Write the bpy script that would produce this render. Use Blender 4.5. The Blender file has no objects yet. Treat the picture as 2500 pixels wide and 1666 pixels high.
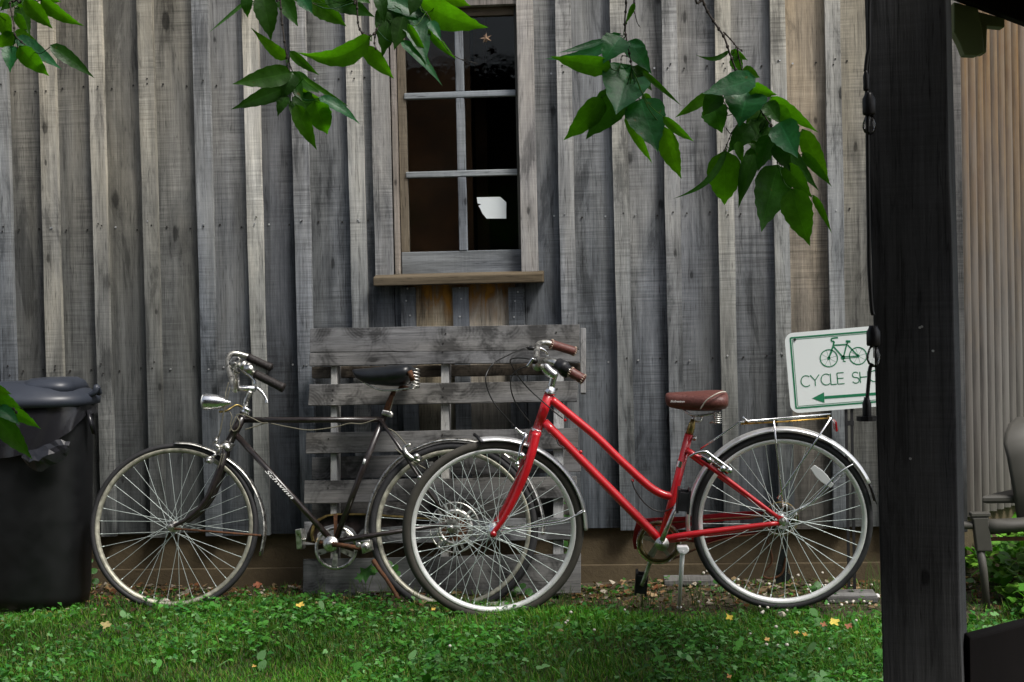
import bpy, math, random
import numpy as np
from mathutils import Vector, Matrix
random.seed(7); NR = np.random.default_rng(11)
R = math.radians
SC = bpy.context.scene
COL = SC.collection
# ------------------------------------------------------------ camera
FPX = 3575.0                       # focal length in pixels of the 2500 px wide photograph
CAM = Vector((0.0, -5.8, 1.08))
ROT = (Matrix.Rotation(R(4.0), 3, 'Z') @ Matrix.Rotation(R(90 - 1.17), 3, 'X') @ Matrix.Rotation(R(-1.25), 3, 'Z'))
cd = bpy.data.cameras.new('camera'); cd.sensor_width = 36; cd.lens = FPX / 2500 * 36
cd.clip_start = 0.05; cd.clip_end = 900
cam = bpy.data.objects.new('camera', cd); COL.objects.link(cam)
cam.matrix_world = Matrix.Translation(CAM) @ ROT.to_4x4()
SC.camera = cam
# ------------------------------------------------------------ sky, sun, exposure
SUN_EL, SUN_AZ = 56.0, 127.0       # degrees; azimuth measured from +Y towards +X (behind and to the right of the camera)
W = bpy.data.worlds.new('World'); SC.world = W; W.use_nodes = True
wn = W.node_tree.nodes; wl = W.node_tree.links
bg = wn['Background']
sky = wn.new('ShaderNodeTexSky'); sky.sky_type = 'NISHITA'; sky.sun_disc = False
sky.sun_elevation = R(SUN_EL); sky.sun_rotation = R(SUN_AZ)
sky.air_density = 1.0; sky.dust_density = 4.0; sky.ozone_density = 1.0
hs = wn.new('ShaderNodeHueSaturation'); hs.inputs['Saturation'].default_value = 0.55
wl.new(sky.outputs[0], hs.inputs['Color']); wl.new(hs.outputs[0], bg.inputs[0])
bg.inputs[1].default_value = 0.12
sd = bpy.data.lights.new('sun', 'SUN'); sd.energy = 2.9; sd.angle = R(16); sd.color = (1.0, 0.965, 0.91)
sun = bpy.data.objects.new('sun', sd); COL.objects.link(sun)
_d = Vector((math.sin(R(SUN_AZ)) * math.cos(R(SUN_EL)), math.cos(R(SUN_AZ)) * math.cos(R(SUN_EL)), math.sin(R(SUN_EL))))
sun.rotation_euler = _d.to_track_quat('Z', 'Y').to_euler()
sun.location = (3, -8, 8)
SC.view_settings.view_transform = 'Standard'; SC.view_settings.look = 'None'
SC.view_settings.gamma = 1.0; SC.view_settings.use_curve_mapping = False
SC.view_settings.exposure = 0.27

# ------------------------------------------------------------ pixel to place
def ray(px, py):
    return ROT @ Vector(((px - 1250) / FPX, -(py - 833) / FPX, -1.0))
def P(px, py, Y):
    d = ray(px, py); return CAM + d * ((Y - CAM.y) / d.y)
def G(px, py, z=0.0):
    d = ray(px, py); return CAM + d * ((z - CAM.z) / d.z)
class Plane:
    """leaning plane: foot line at y=Y0 on the ground, leaning back by `a` degrees; w = offset towards the camera"""
    def __init__(s, Y0, a, ang=0.0):
        s.Y0 = Y0; s.n = Vector((math.sin(R(ang)), -math.cos(R(ang)), 0)) * math.cos(R(a)) + Vector((0, 0, math.sin(R(a))))
        s.n.normalize(); s.r = s.n.cross(Vector((0, 0, 1))); s.r.normalize(); s.r = -s.r
        if s.r.x < 0: s.r = -s.r
        s.u = s.n.cross(s.r); 
        if s.u.z < 0: s.u = -s.u
    def __call__(s, px, py, w=0.0):
        p0 = Vector((0, s.Y0, 0)) + s.n * w; d = ray(px, py)
        return CAM + d * ((p0 - CAM).dot(s.n) / d.dot(s.n))
def pxm(p):          # pixels per metre at a place
    return FPX / -((ROT.transposed() @ (p - CAM)).z)

# ------------------------------------------------------------ materials
def mat(name, col=(.5, .5, .5), rough=.6, metal=0.0, coat=0.0, var=0.0, bump=0.0, bscale=40, trans=0.0, spec=None):
    m = bpy.data.materials.new(name); m.use_nodes = True
    nt = m.node_tree; b = nt.nodes['Principled BSDF']
    b.inputs['Base Color'].default_value = (*col, 1); b.inputs['Roughness'].default_value = rough
    b.inputs['Metallic'].default_value = metal; b.inputs['Coat Weight'].default_value = coat
    b.inputs['Coat Roughness'].default_value = 0.15
    if spec is not None: b.inputs['Specular IOR Level'].default_value = spec
    tc = nt.nodes.new('ShaderNodeTexCoord')
    if var or bump:
        n = nt.nodes.new('ShaderNodeTexNoise'); n.inputs['Scale'].default_value = bscale; n.inputs['Detail'].default_value = 6
        nt.links.new(tc.outputs['Object'], n.inputs['Vector'])
        if var:
            mr = nt.nodes.new('ShaderNodeMapRange'); mr.inputs['From Min'].default_value = .3; mr.inputs['From Max'].default_value = .7
            mr.inputs['To Min'].default_value = 1 - var; mr.inputs['To Max'].default_value = 1 + var
            nt.links.new(n.outputs[0], mr.inputs[0])
            mx = nt.nodes.new('ShaderNodeVectorMath'); mx.operation = 'SCALE'; mx.inputs[0].default_value = col
            nt.links.new(mr.outputs[0], mx.inputs['Scale']); nt.links.new(mx.outputs[0], b.inputs['Base Color'])
            mr2 = nt.nodes.new('ShaderNodeMapRange'); mr2.inputs['From Min'].default_value = .3; mr2.inputs['From Max'].default_value = .7
            mr2.inputs['To Min'].default_value = max(0.03, rough - .12 * var * 2); mr2.inputs['To Max'].default_value = min(1, rough + .25 * var * 2)
            nt.links.new(n.outputs[0], mr2.inputs[0]); nt.links.new(mr2.outputs[0], b.inputs['Roughness'])
        if bump:
            bp = nt.nodes.new('ShaderNodeBump'); bp.inputs['Strength'].default_value = bump; bp.inputs['Distance'].default_value = .004
            nt.links.new(n.outputs[0], bp.inputs['Height']); nt.links.new(bp.outputs[0], b.inputs['Normal'])
    return m

class NT:
    def __init__(s, m): s.t = m.node_tree; s.b = s.t.nodes['Principled BSDF']
    def n(s, typ, **kw):
        x = s.t.nodes.new('ShaderNode' + typ)
        for k, v in kw.items():
            if hasattr(x, k): setattr(x, k, v)
        return x
    def l(s, a, b): s.t.links.new(a, b)
    def math(s, op, a, b=None, clamp=False):
        x = s.n('Math', operation=op); x.use_clamp = clamp
        for i, v in enumerate((a, b)):
            if v is None: continue
            if isinstance(v, (int, float)): x.inputs[i].default_value = v
            else: s.l(v, x.inputs[i])
        return x.outputs[0]
    def noise(s, vec, scale, detail=5, rough=.55, dist=0, dim='3D'):
        x = s.n('TexNoise'); x.noise_dimensions = dim
        x.inputs['Scale'].default_value = scale; x.inputs['Detail'].default_value = detail
        x.inputs['Roughness'].default_value = rough; x.inputs['Distortion'].default_value = dist
        s.l(vec, x.inputs['Vector']); return x.outputs[0]
    def rng(s, v, a, b, c, d, clamp=True):
        x = s.n('MapRange'); x.clamp = clamp
        for i, q in enumerate((a, b, c, d)): x.inputs[i + 1].default_value = q
        s.l(v, x.inputs[0]); return x.outputs[0]
    def mapv(s, vec, scale):
        x = s.n('Mapping'); x.inputs['Scale'].default_value = scale; s.l(vec, x.inputs['Vector']); return x.outputs[0]
    def mix(s, f, a, b, mode='MIX'):
        x = s.n('Mix'); x.data_type = 'RGBA'; x.blend_type = mode
        if isinstance(f, (int, float)): x.inputs[0].default_value = f
        else: s.l(f, x.inputs[0])
        for i, v in ((6, a), (7, b)):
            if isinstance(v, tuple): x.inputs[i].default_value = (*v, 1)
            else: s.l(v, x.inputs[i])
        return x.outputs[2]

def wood_mat(name, axis='z', weather_shade=True, rings=False, dark=1.0, saw=1.0, warm=False, stain=1.0):
    """weathered rough-sawn wood; the board's own tone comes from its object colour"""
    m = bpy.data.materials.new(name); m.use_nodes = True; t = NT(m)
    tc = t.n('TexCoord'); oi = t.n('ObjectInfo')
    off = t.n('VectorMath', operation='SCALE'); off.inputs[0].default_value = (31.0, 17.0, 23.0); t.l(oi.outputs['Random'], off.inputs['Scale'])
    ad = t.n('VectorMath', operation='ADD'); t.l(tc.outputs['Object'], ad.inputs[0]); t.l(off.outputs[0], ad.inputs[1])
    v = ad.outputs[0]
    A = (lambda a, c: (a, a, c)) if axis == 'z' else (lambda a, c: (c, a, a))
    fine = t.noise(t.mapv(v, A(150, 5)), 1, 6, .7)
    crk = t.noise(t.mapv(v, A(34, .75)), 1, 4, .6, .25)
    grain = t.noise(t.mapv(v, A(30, .9)), 1, 8, .68, .25)
    sawn = t.noise(t.mapv(v, A(3.5, 120)), 1, 5, .7, .4)
    sawk = t.rng(t.noise(t.mapv(v, A(6, 3)), 1, 3, .5), .42, .62, .1, 1)
    blot = t.noise(t.mapv(v, A(9, 1.7)), 1, 9, .70, .5)
    broad = t.noise(t.mapv(v, A(1.2, .55)), 1, 4, .5)
    pits = t.noise(t.mapv(v, A(160, 14)), 1, 2, .5)
    base = oi.outputs['Color']
    if weather_shade:
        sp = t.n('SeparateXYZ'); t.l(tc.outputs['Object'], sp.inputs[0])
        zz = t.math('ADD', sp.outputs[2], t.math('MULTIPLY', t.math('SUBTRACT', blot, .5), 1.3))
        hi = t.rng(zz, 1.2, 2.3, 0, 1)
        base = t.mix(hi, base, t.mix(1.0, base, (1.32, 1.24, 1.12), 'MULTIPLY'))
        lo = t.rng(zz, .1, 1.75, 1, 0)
        base = t.mix(lo, base, t.mix(1.0, base, (.27, .30, .33), 'MULTIPLY'))  # on top of weathering: shade painted into the colour, deeper towards the ground
    g = t.rng(grain, .3, .7, .68, 1.22)
    f = t.math('MULTIPLY', t.rng(fine, .32, .68, .76, 1.16), t.rng(t.math('ABSOLUTE', t.math('SUBTRACT', crk, .47)), .0, .009, .45, 1))
    s_ = t.math('ADD', 1.0, t.math('MULTIPLY', sawk, t.rng(sawn, .34, .6, -.40 * saw, .16 * saw)))
    bl = t.math('MULTIPLY', t.rng(blot, .36, .58, 1 - .36 * stain, 1.10), t.rng(blot, .405, .435, 1 - .24 * stain, 1))
    br = t.rng(broad, .3, .7, .84, 1.14)
    pt = t.rng(pits, .22, .38, .45, 1)
    k = t.math('MULTIPLY', t.math('MULTIPLY', g, f), t.math('MULTIPLY', s_, t.math('MULTIPLY', bl, t.math('MULTIPLY', br, pt))))
    # knots
    vo = t.n('TexVoronoi'); vo.voronoi_dimensions = '2D'; vo.inputs['Scale'].default_value = 1; _s = t.n('SeparateXYZ'); t.l(v, _s.inputs[0]); _c = t.n('CombineXYZ')
    t.l(t.math('MULTIPLY', _s.outputs[0], 8.0 if axis == 'z' else 3.6), _c.inputs[0]); t.l(t.math('MULTIPLY', _s.outputs[2], 3.6 if axis == 'z' else 8.0), _c.inputs[1]); t.l(_c.outputs[0], vo.inputs['Vector'])
    sc = t.n('SeparateColor'); t.l(vo.outputs['Color'], sc.inputs[0])
    _on = t.math('GREATER_THAN', sc.outputs[0], .78)
    _kd = t.math('ADD', t.math('MULTIPLY', vo.outputs['Distance'], t.rng(sc.outputs[1], 0, 1, .55, 1.7)), t.math('MULTIPLY', t.math('SUBTRACT', blot, .5), .34))
    kn = t.math('MULTIPLY', t.math('MAXIMUM', t.rng(_kd, .05, .12, 1, 0), t.rng(_kd, .06, .42, .42, 0)), _on)
    k = t.math('MULTIPLY', k, t.rng(kn, 0, 1, 1, .26))
    if rings:
        wv = t.n('VectorMath', operation='ADD'); nz = t.n('TexNoise'); nz.inputs['Scale'].default_value = 9; t.l(v, nz.inputs['Vector'])
        sb = t.n('VectorMath', operation='SCALE'); sb.inputs['Scale'].default_value = .022; t.l(nz.outputs['Color'], sb.inputs[0])
        t.l(tc.outputs['Object'], wv.inputs[0]); t.l(sb.outputs[0], wv.inputs[1])
        def ring(sc_, offs, r0, wd, amt):
            mp = t.n('Mapping'); mp.inputs['Location'].default_value = offs; mp.inputs['Scale'].default_value = (sc_, 0, sc_); t.l(wv.outputs[0], mp.inputs['Vector'])
            vv = t.n('TexVoronoi'); vv.inputs['Scale'].default_value = 1; vv.inputs['Randomness'].default_value = .75; t.l(mp.outputs[0], vv.inputs['Vector'])
            d = t.math('ABSOLUTE', t.math('SUBTRACT', vv.outputs['Distance'], r0))
            band = t.rng(d, 0, wd, 1, 0)
            arcs = t.rng(t.math('SINE', t.math('MULTIPLY', vv.outputs['Distance'], 110)), -.8, 1, .60, 1)
            brk = t.rng(t.noise(tc.outputs['Object'], 10, 4, .7), .38, .56, 0, 1)
            return t.math('MULTIPLY', t.math('MULTIPLY', band, arcs), t.math('MULTIPLY', brk, amt))
        rr = t.math('ADD', ring(5.4, (.3, 0, .7), .40, .24, 1.4), ring(4.6, (2.3, 0, 1.7), .47, .14, .7), True)
        k = t.math('MULTIPLY', k, t.math('SUBTRACT', 1.0, t.math('MULTIPLY', rr, .66)))
    k = t.math('MULTIPLY', k, dark)
    cmb = t.n('VectorMath', operation='SCALE'); t.l(base, cmb.inputs[0]); t.l(k, cmb.inputs['Scale'])
    # cool / warm patches
    hue = t.mix(t.rng(t.noise(t.mapv(v, A(5, 1.1)), 1, 3, .5), .38, .62, 0, 1), (.965, .985, .975), (.92, .975, 1.05))
    col = t.mix(1.0, cmb.outputs[0], hue, 'MULTIPLY')
    t.l(col, t.b.inputs['Base Color']); t.b.inputs['Roughness'].default_value = .88
    t.b.inputs['Specular IOR Level'].default_value = .25
    h = t.math('ADD', t.math('ADD', t.math('MULTIPLY', grain, .8), t.math('MULTIPLY', fine, .5)), t.math('SUBTRACT', t.math('MULTIPLY', sawn, .35 * saw), t.math('MULTIPLY', kn, .5)))
    bp = t.n('Bump'); bp.inputs['Strength'].default_value = .55; bp.inputs['Distance'].default_value = .005
    t.l(h, bp.inputs['Height']); t.l(bp.outputs[0], t.b.inputs['Normal'])
    return m

M = {}
M['blocker_boards'] = mat('sky_blocker_boards', (.17, .16, .15), .9, var=.3, bscale=5)
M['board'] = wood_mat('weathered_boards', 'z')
M['trim_v'] = wood_mat('weathered_trim_upright', 'z', weather_shade=False, saw=.5, stain=.6)
M['trim_h'] = wood_mat('weathered_trim_level', 'x', weather_shade=False, saw=.3, stain=.6)
M['pallet_slat'] = wood_mat('scorched_pallet_wood', 'x', weather_shade=False, rings=True, saw=.25, stain=.5)
M['pallet_v'] = wood_mat('pallet_stringer_wood', 'z', weather_shade=False, saw=.3, stain=.5)
M['post'] = wood_mat('dark_post_wood', 'z', weather_shade=False, saw=.4, stain=.8)
M['plank'] = wood_mat('ground_plank_wood', 'x', weather_shade=False)
M['polished'] = mat('polished_alloy', (.97, .97, .97), .35, 0.0)
M['fender'] = mat('bright_fender_steel', (.93, .94, .95), .30, .7, var=.08, bscale=20)
M['chrome'] = mat('chrome', (.90, .91, .93), .24, 1.0, var=.12, bscale=30)
M['oldchrome'] = mat('tarnished_chrome', (.66, .65, .61), .30, 1.0, var=.35, bscale=60, bump=.15)
M['alloy'] = mat('rim_alloy', (.82, .83, .82), .42, .35, var=.1, bscale=20)
M['oldalloy'] = mat('aged_rim_steel', (.38, .37, .30), .45, .5, var=.35, bscale=45)
M['spoke'] = mat('spoke_steel', (.80, .90, .88), .35, .35)
M['oldspoke'] = mat('dull_spoke_steel', (.55, .62, .60), .4, .5)
M['red'] = mat('red_enamel', (.56, .001, .010), .5, 0, coat=1.0, var=.10, bscale=14)
M['darkred'] = mat('red_plastic_guard', (.20, .004, .012), .3, 0, coat=.4, var=.1)
M['brownpaint'] = mat('dark_brown_enamel', (.016, .011, .010), .35, 0, coat=.6, var=.35, bscale=50)
M['rust'] = mat('rusty_steel', (.10, .042, .018), .75, .25, var=.5, bscale=90, bump=.5)
M['brass'] = mat('brassy_tarnish', (.35, .26, .10), .35, .9, var=.3, bscale=50)
M['tyre'] = mat('tyre_rubber', (.020, .020, .022), .7, var=.3, bscale=25, bump=.2)
M['dusttyre'] = mat('dusty_tyre_rubber', (.050, .046, .038), .82, var=.35, bscale=14, bump=.3)
M['black'] = mat('black_plastic', (.012, .012, .014), .42, var=.2, bscale=30)
M['cable'] = mat('cable_sheath', (.012, .012, .012), .4)
M['palecable'] = mat('yellowed_cable_sheath', (.15, .14, .10), .5)
M['leather'] = mat('brown_leather', (.115, .038, .030), .45, var=.18, bscale=120, bump=.35)
M['leatherend'] = mat('worn_leather_stitching', (.50, .40, .30), .7, var=.2, bscale=200)
M['darkgrip'] = mat('dark_brown_grip', (.014, .010, .009), .6, var=.2, bscale=150, bump=.5)
M['white'] = mat('white_print', (.80, .80, .78), .5)
M['blackvinyl'] = mat('black_vinyl', (.013, .015, .018), .33, var=.2, bscale=30, bump=.2)
M['piping'] = mat('cream_piping', (.62, .58, .50), .5)
M['clear'] = mat('clear_reflector', (.62, .64, .64), .15, 0, coat=.5)
M['redlens'] = mat('red_reflector', (.35, .01, .015), .2, 0, coat=.5)
M['amber'] = mat('amber_tarnished_rod', (.45, .27, .06), .3, .8, var=.4, bscale=60)
M['signwhite'] = mat('sign_face', (.78, .83, .82), .45, var=.03, bscale=3)
M['green'] = mat('sign_green_print', (.012, .19, .085), .5)
M['signback'] = mat('sign_stake_iron', (.012, .012, .014), .6)
M['lid'] = mat('bin_lid_plastic', (.030, .036, .050), .42, var=.12, bscale=9, bump=.1)
M['binbody'] = mat('bin_body_plastic', (.0035, .004, .005), .5, var=.2, bscale=12)
M['bag'] = mat('black_bin_liner', (.016, .016, .019), .24, 0, coat=.3, bump=.5, bscale=26)
M['resin'] = mat('grey_resin', (.060, .057, .048), .6, var=.12, bscale=10)
M['galv'] = mat('nail_head_steel', (.55, .56, .56), .4, .6, var=.3)
M['nailrust'] = mat('nail_head_rust', (.02, .018, .016), .8)
M['olive'] = mat('olive_paint', (.10, .135, .035), .6, var=.15, bscale=6)
M['roofwood'] = mat('dark_roof_timber', (.006, .005, .005), .95, spec=.15, var=.3, bscale=14, bump=.4)
M['paper'] = mat('white_paper', (.75, .80, .80), .6, var=.03, bscale=8)
M['dryleaf'] = mat('dry_leaf', (.26, .17, .11), .8, var=.3)
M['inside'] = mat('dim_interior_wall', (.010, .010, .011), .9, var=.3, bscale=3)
M['curtain'] = mat('brown_interior_panel', (.12, .055, .026), .9, var=.5, bscale=5)
M['bulbglass'] = mat('bulb_glass', (.8, .8, .8), .03)
def glassy(m, tint, fac):
    t = NT(m); o = t.t.nodes['Material Output']
    tr = t.n('BsdfTransparent'); tr.inputs[0].default_value = (*tint, 1)
    gl = t.n('BsdfGlossy'); wz = t.n('TexNoise'); wz.inputs['Scale'].default_value = 7; wb = t.n('Bump'); wb.inputs['Strength'].default_value = .08; wb.inputs['Distance'].default_value = .01; t.l(wz.outputs[0], wb.inputs['Height']); t.l(wb.outputs[0], gl.inputs['Normal']); gl.inputs['Roughness'].default_value = .04; gl.inputs[0].default_value = (.9, .9, .9, 1)
    fr = t.n('Fresnel'); fr.inputs[0].default_value = 1.45
    mx = t.n('MixShader'); t.l(t.math('MULTIPLY', fr.outputs[0], fac), mx.inputs[0]); t.l(tr.outputs[0], mx.inputs[1]); t.l(gl.outputs[0], mx.inputs[2])
    t.l(mx.outputs[0], o.inputs['Surface'])
glassy(M['bulbglass'], (.9, .9, .9), 1.0)
M['glass'] = mat('window_glass', (.8, .8, .8), .03); glassy(M['glass'], (.86, .88, .86), .55)
M['disc'] = mat('clear_plastic_disc', (.6, .55, .4), .2); glassy(M['disc'], (.78, .72, .55), 1.0)
M['reflect'] = mat('clear_plastic_reflector', (.6, .62, .62), .2)

def leaf_material(name, transl=.5, rough=.38):
    m = bpy.data.materials.new(name); m.use_nodes = True; t = NT(m)
    oi = t.n('ObjectInfo'); tc = t.n('TexCoord')
    n1 = t.noise(tc.outputs['Object'], 22, 4, .6); n2 = t.noise(tc.outputs['Object'], 140, 3, .6)
    k = t.math('MULTIPLY', t.rng(n1, .3, .7, .72, 1.22), t.rng(n2, .3, .7, .88, 1.1))
    c = t.n('VectorMath', operation='SCALE'); t.l(oi.outputs['Color'], c.inputs[0]); t.l(k, c.inputs['Scale'])
    bro = t.rng(t.noise(tc.outputs['Object'], 55, 2, .5), .70, .74, 0, .8)
    cc_ = t.mix(bro, c.outputs[0], (.13, .085, .02)); t.l(cc_, t.b.inputs['Base Color']); t.b.inputs['Roughness'].default_value = rough
    tb = t.n('BsdfTranslucent'); tcl = t.mix(1.0, c.outputs[0], (1.7, 2.3, .25), 'MULTIPLY'); t.l(tcl, tb.inputs[0])
    mx = t.n('MixShader'); mx.inputs[0].default_value = transl; t.l(t.b.outputs[0], mx.inputs[1]); t.l(tb.outputs[0], mx.inputs[2])
    t.l(mx.outputs[0], t.t.nodes['Material Output'].inputs['Surface'])
    bp = t.n('Bump'); bp.inputs['Strength'].default_value = .3; bp.inputs['Distance'].default_value = .003; t.l(n2, bp.inputs['Height']); t.l(bp.outputs[0], t.b.inputs['Normal'])
    return m
def _vein(m):
    t = NT(m); a = t.n('Attribute'); a.attribute_name = 'vein'
    for l in list(t.t.links):
        if l.to_node.type == 'BSDF_PRINCIPLED' and l.to_socket.name == 'Base Color': src = l.from_socket
    v = t.n('VectorMath', operation='SCALE'); k = t.math('ADD', 1.0, a.outputs['Fac']); t.l(src, v.inputs[0]); t.l(k, v.inputs['Scale']); t.l(v.outputs[0], t.b.inputs['Base Color'])
    return m
M['leaf'] = leaf_material('tree_leaf', .5, .40); _vein(M['leaf'])
M['twig'] = mat('twig_bark', (.035, .028, .022), .8, var=.3, bscale=60)
M['stem'] = mat('green_stem', (.08, .12, .03), .6)

def attr_leaf_mat(name, transl, rough, spec=.4):     # colour from a per-corner attribute (each blade its own green)
    m = bpy.data.materials.new(name); m.use_nodes = True; t = NT(m)
    a = t.n('Attribute'); a.attribute_name = 'tone'
    t.l(a.outputs['Color'], t.b.inputs['Base Color']); t.b.inputs['Roughness'].default_value = rough
    t.b.inputs['Specular IOR Level'].default_value = spec
    if transl:
        tb = t.n('BsdfTranslucent'); t.l(t.mix(1.0, a.outputs['Color'], (1.3, 1.5, .5), 'MULTIPLY'), tb.inputs[0])
        mx = t.n('MixShader'); mx.inputs[0].default_value = transl; t.l(t.b.outputs[0], mx.inputs[1]); t.l(tb.outputs[0], mx.inputs[2])
        t.l(mx.outputs[0], t.t.nodes['Material Output'].inputs['Surface'])
    return m
M['blade'] = attr_leaf_mat('grass_blade', .3, .5, .22)
M['clover'] = attr_leaf_mat('clover_leaf', .25, .5, .28)
M['litter'] = attr_leaf_mat('dead_leaf_litter', .1, .8, .2)

# ------------------------------------------------------------ mesh building
class MB:
    def __init__(s): s.v = []; s.f = []; s.s = []
    def add(s, vs, fs, smooth=True):
        o = len(s.v); s.v += [tuple(q) for q in vs]; s.f += [tuple(i + o for i in q) for q in fs]; s.s += [smooth] * len(fs); return s
    def box(s, a, b):
        (x0, y0, z0), (x1, y1, z1) = a, b
        return s.add([(x0,y0,z0),(x1,y0,z0),(x1,y1,z0),(x0,y1,z0),(x0,y0,z1),(x1,y0,z1),(x1,y1,z1),(x0,y1,z1)],
                     [(0,3,2,1),(4,5,6,7),(0,1,5,4),(1,2,6,5),(2,3,7,6),(3,0,4,7)], False)
    def hexa(s, q, d):      # quad of 4 points extruded by vector d
        q = [Vector(p) for p in q]; n = len(q); vs = q + [p + Vector(d) for p in q]
        fs = [tuple(range(n))[::-1], tuple(range(n, 2 * n))] + [(i, (i + 1) % n, n + (i + 1) % n, n + i) for i in range(n)]
        return s.add(vs, fs, False)
    def loft(s, rings, smooth=True, cap=True, close=True):
        n = len(rings[0]); vs = [p for r in rings for p in r]; fs = []
        for i in range(len(rings) - 1):
            for j in range(n if close else n - 1):
                a = i * n + j; b = i * n + (j + 1) % n; fs.append((a, b, b + n, a + n))
        if cap and close:
            fs.append(tuple(range(n))[::-1]); fs.append(tuple((len(rings) - 1) * n + j for j in range(n)))
        return s.add(vs, fs, smooth)
    def tube(s, pts, r, n=10, cap=True, flat=1.0, up=None):
        pts = [Vector(p) for p in pts]; m = len(pts)
        rs = [r] * m if isinstance(r, (int, float)) else [float(np.interp(i / (m - 1), np.linspace(0, 1, len(r)), r)) for i in range(m)]
        rings = []; prev = up
        for i in range(m):
            t = (pts[min(i + 1, m - 1)] - pts[max(i - 1, 0)])
            if t.length < 1e-9: t = Vector((0, 0, 1))
            t.normalize()
            if prev is None: prev = Vector((0, 0, 1)) if abs(t.z) < .9 else Vector((1, 0, 0))
            a = prev - t * prev.dot(t)
            if a.length < 1e-6: a = t.orthogonal()
            a.normalize(); b = t.cross(a); prev = a
            rings.append([pts[i] + a * (rs[i] * math.cos(2 * math.pi * k / n)) + b * (rs[i] * flat * math.sin(2 * math.pi * k / n)) for k in range(n)])
        return s.loft(rings, True, cap)
    def disc(s, c, nrm, r, th, n=24, smooth=False):
        nrm = Vector(nrm).normalized(); c = Vector(c); a = nrm.orthogonal().normalized(); b = nrm.cross(a)
        q = [c + a * r * math.cos(2 * math.pi * k / n) + b * r * math.sin(2 * math.pi * k / n) for k in range(n)]
        rings = [[p - nrm * th / 2 for p in q], [p + nrm * th / 2 for p in q]]
        return s.loft(rings, smooth)
    def lathe(s, c, ax, prof, n=28, smooth=True):   # prof: (radius, height along axis)
        ax = Vector(ax).normalized(); c = Vector(c); a = ax.orthogonal().normalized(); b = ax.cross(a)
        rings = [[c + ax * h + (a * math.cos(2 * math.pi * k / n) + b * math.sin(2 * math.pi * k / n)) * max(r, 1e-5) for k in range(n)] for r, h in prof]
        return s.loft(rings, smooth)
    def torus(s, c, e1, e2, nrm, prof, n=72, a0=0, a1=360, smooth=True):
        """prof: closed loop of (radius, lateral); sweeps from a0 to a1 degrees"""
        full = abs(a1 - a0) >= 359.9; m = n if full else n + 1; rings = []
        for i in range(m):
            t = R(a0 + (a1 - a0) * i / n); d = e1 * math.cos(t) + e2 * math.sin(t)
            rings.append([c + d * r + nrm * l for r, l in prof])
        if full: rings.append(rings[0]); return s.loft(rings, smooth, False)
        return s.loft(rings, smooth, True)
    def ell(s, c, ax, n=12, m=8):      # ellipsoid, ax = three vectors
        rings = []
        for i in range(m + 1):
            t = math.pi * i / m; r = max(math.sin(t), 1e-3)
            rings.append([Vector(c) + ax[0] * (r * math.cos(2 * math.pi * k / n)) + ax[1] * (r * math.sin(2 * math.pi * k / n)) + ax[2] * math.cos(t) for k in range(n)])
        return s.loft(rings, True)
    def build(s, name, material, parent=None, color=None, bevel=0.0, kind=None, label=None):
        o = ORG.get(root_of(parent).name, Vector((0, 0, 0))) if parent else Vector((0, 0, 0))
        me = bpy.data.meshes.new(name)
        me.from_pydata([(x - o.x, y - o.y, z - o.z) for x, y, z in s.v], [], s.f)
        me.polygons.foreach_set('use_smooth', s.s)
        me.materials.append(material); me.update()
        ob = bpy.data.objects.new(name, me); COL.objects.link(ob)
        if parent: ob.parent = parent
        if color: ob.color = (*color, 1)
        if kind: ob['kind'] = kind
        if label: ob['label'] = label
        if bevel:
            md = ob.modifiers.new('edge', 'BEVEL'); md.width = bevel; md.segments = 2; md.limit_method = 'ANGLE'
        return ob
ORG = {}
def root_of(o):
    while o.parent: o = o.parent
    return o
def thing(name, label, cat, loc, group=None, kind=None):
    o = bpy.data.objects.new(name, None); COL.objects.link(o); o.location = loc; o.empty_display_size = .1
    ORG[o.name] = Vector(loc); o['label'] = label; o['category'] = cat
    if group: o['group'] = group
    if kind: o['kind'] = kind
    return o
def tag(o, label, cat, group=None, kind=None):
    o['label'] = label; o['category'] = cat
    if group: o['group'] = group
    if kind: o['kind'] = kind
    return o
def cat_rom(pts, k=8):
    pts = [Vector(p) for p in pts]
    if len(pts) < 3: return pts
    q = [pts[0] * 2 - pts[1]] + pts + [pts[-1] * 2 - pts[-2]]; out = []
    for i in range(1, len(q) - 2):
        for j in range(k):
            t = j / k; p0, p1, p2, p3 = q[i - 1:i + 3]
            out.append(.5 * ((2 * p1) + (p2 - p0) * t + (2 * p0 - 5 * p1 + 4 * p2 - p3) * t * t + (3 * p1 - p0 - 3 * p2 + p3) * t ** 3))
    return out + [pts[-1]]

# ================================================================ GROUND
def ground_material():
    m = bpy.data.materials.new('soil'); m.use_nodes = True; t = NT(m); tc = t.n('TexCoord')
    a = t.noise(tc.outputs['Object'], 3, 6, .6); b = t.noise(tc.outputs['Object'], 60, 5, .7)
    c = t.mix(t.rng(a, .35, .65, 0, 1), (.050, .034, .018), (.028, .030, .012))
    c = t.mix(t.rng(b, .35, .7, 0, .8), c, (.085, .060, .036)); t.l(c, t.b.inputs['Base Color']); t.b.inputs['Roughness'].default_value = .95
    bp = t.n('Bump'); bp.inputs['Strength'].default_value = .8; bp.inputs['Distance'].default_value = .012; t.l(b, bp.inputs['Height']); t.l(bp.outputs[0], t.b.inputs['Normal'])
    return m
M['soil'] = ground_material()
g = MB(); nx = 60
xs = [-600, -80, -30, -12] + [-6 + 12 * i / nx for i in range(nx + 1)] + [12, 30, 80, 600]
ys = [-600, -80, -30, -12] + [-6 + 8 * i / 40 for i in range(41)] + [6, 20, 80, 600]
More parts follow.
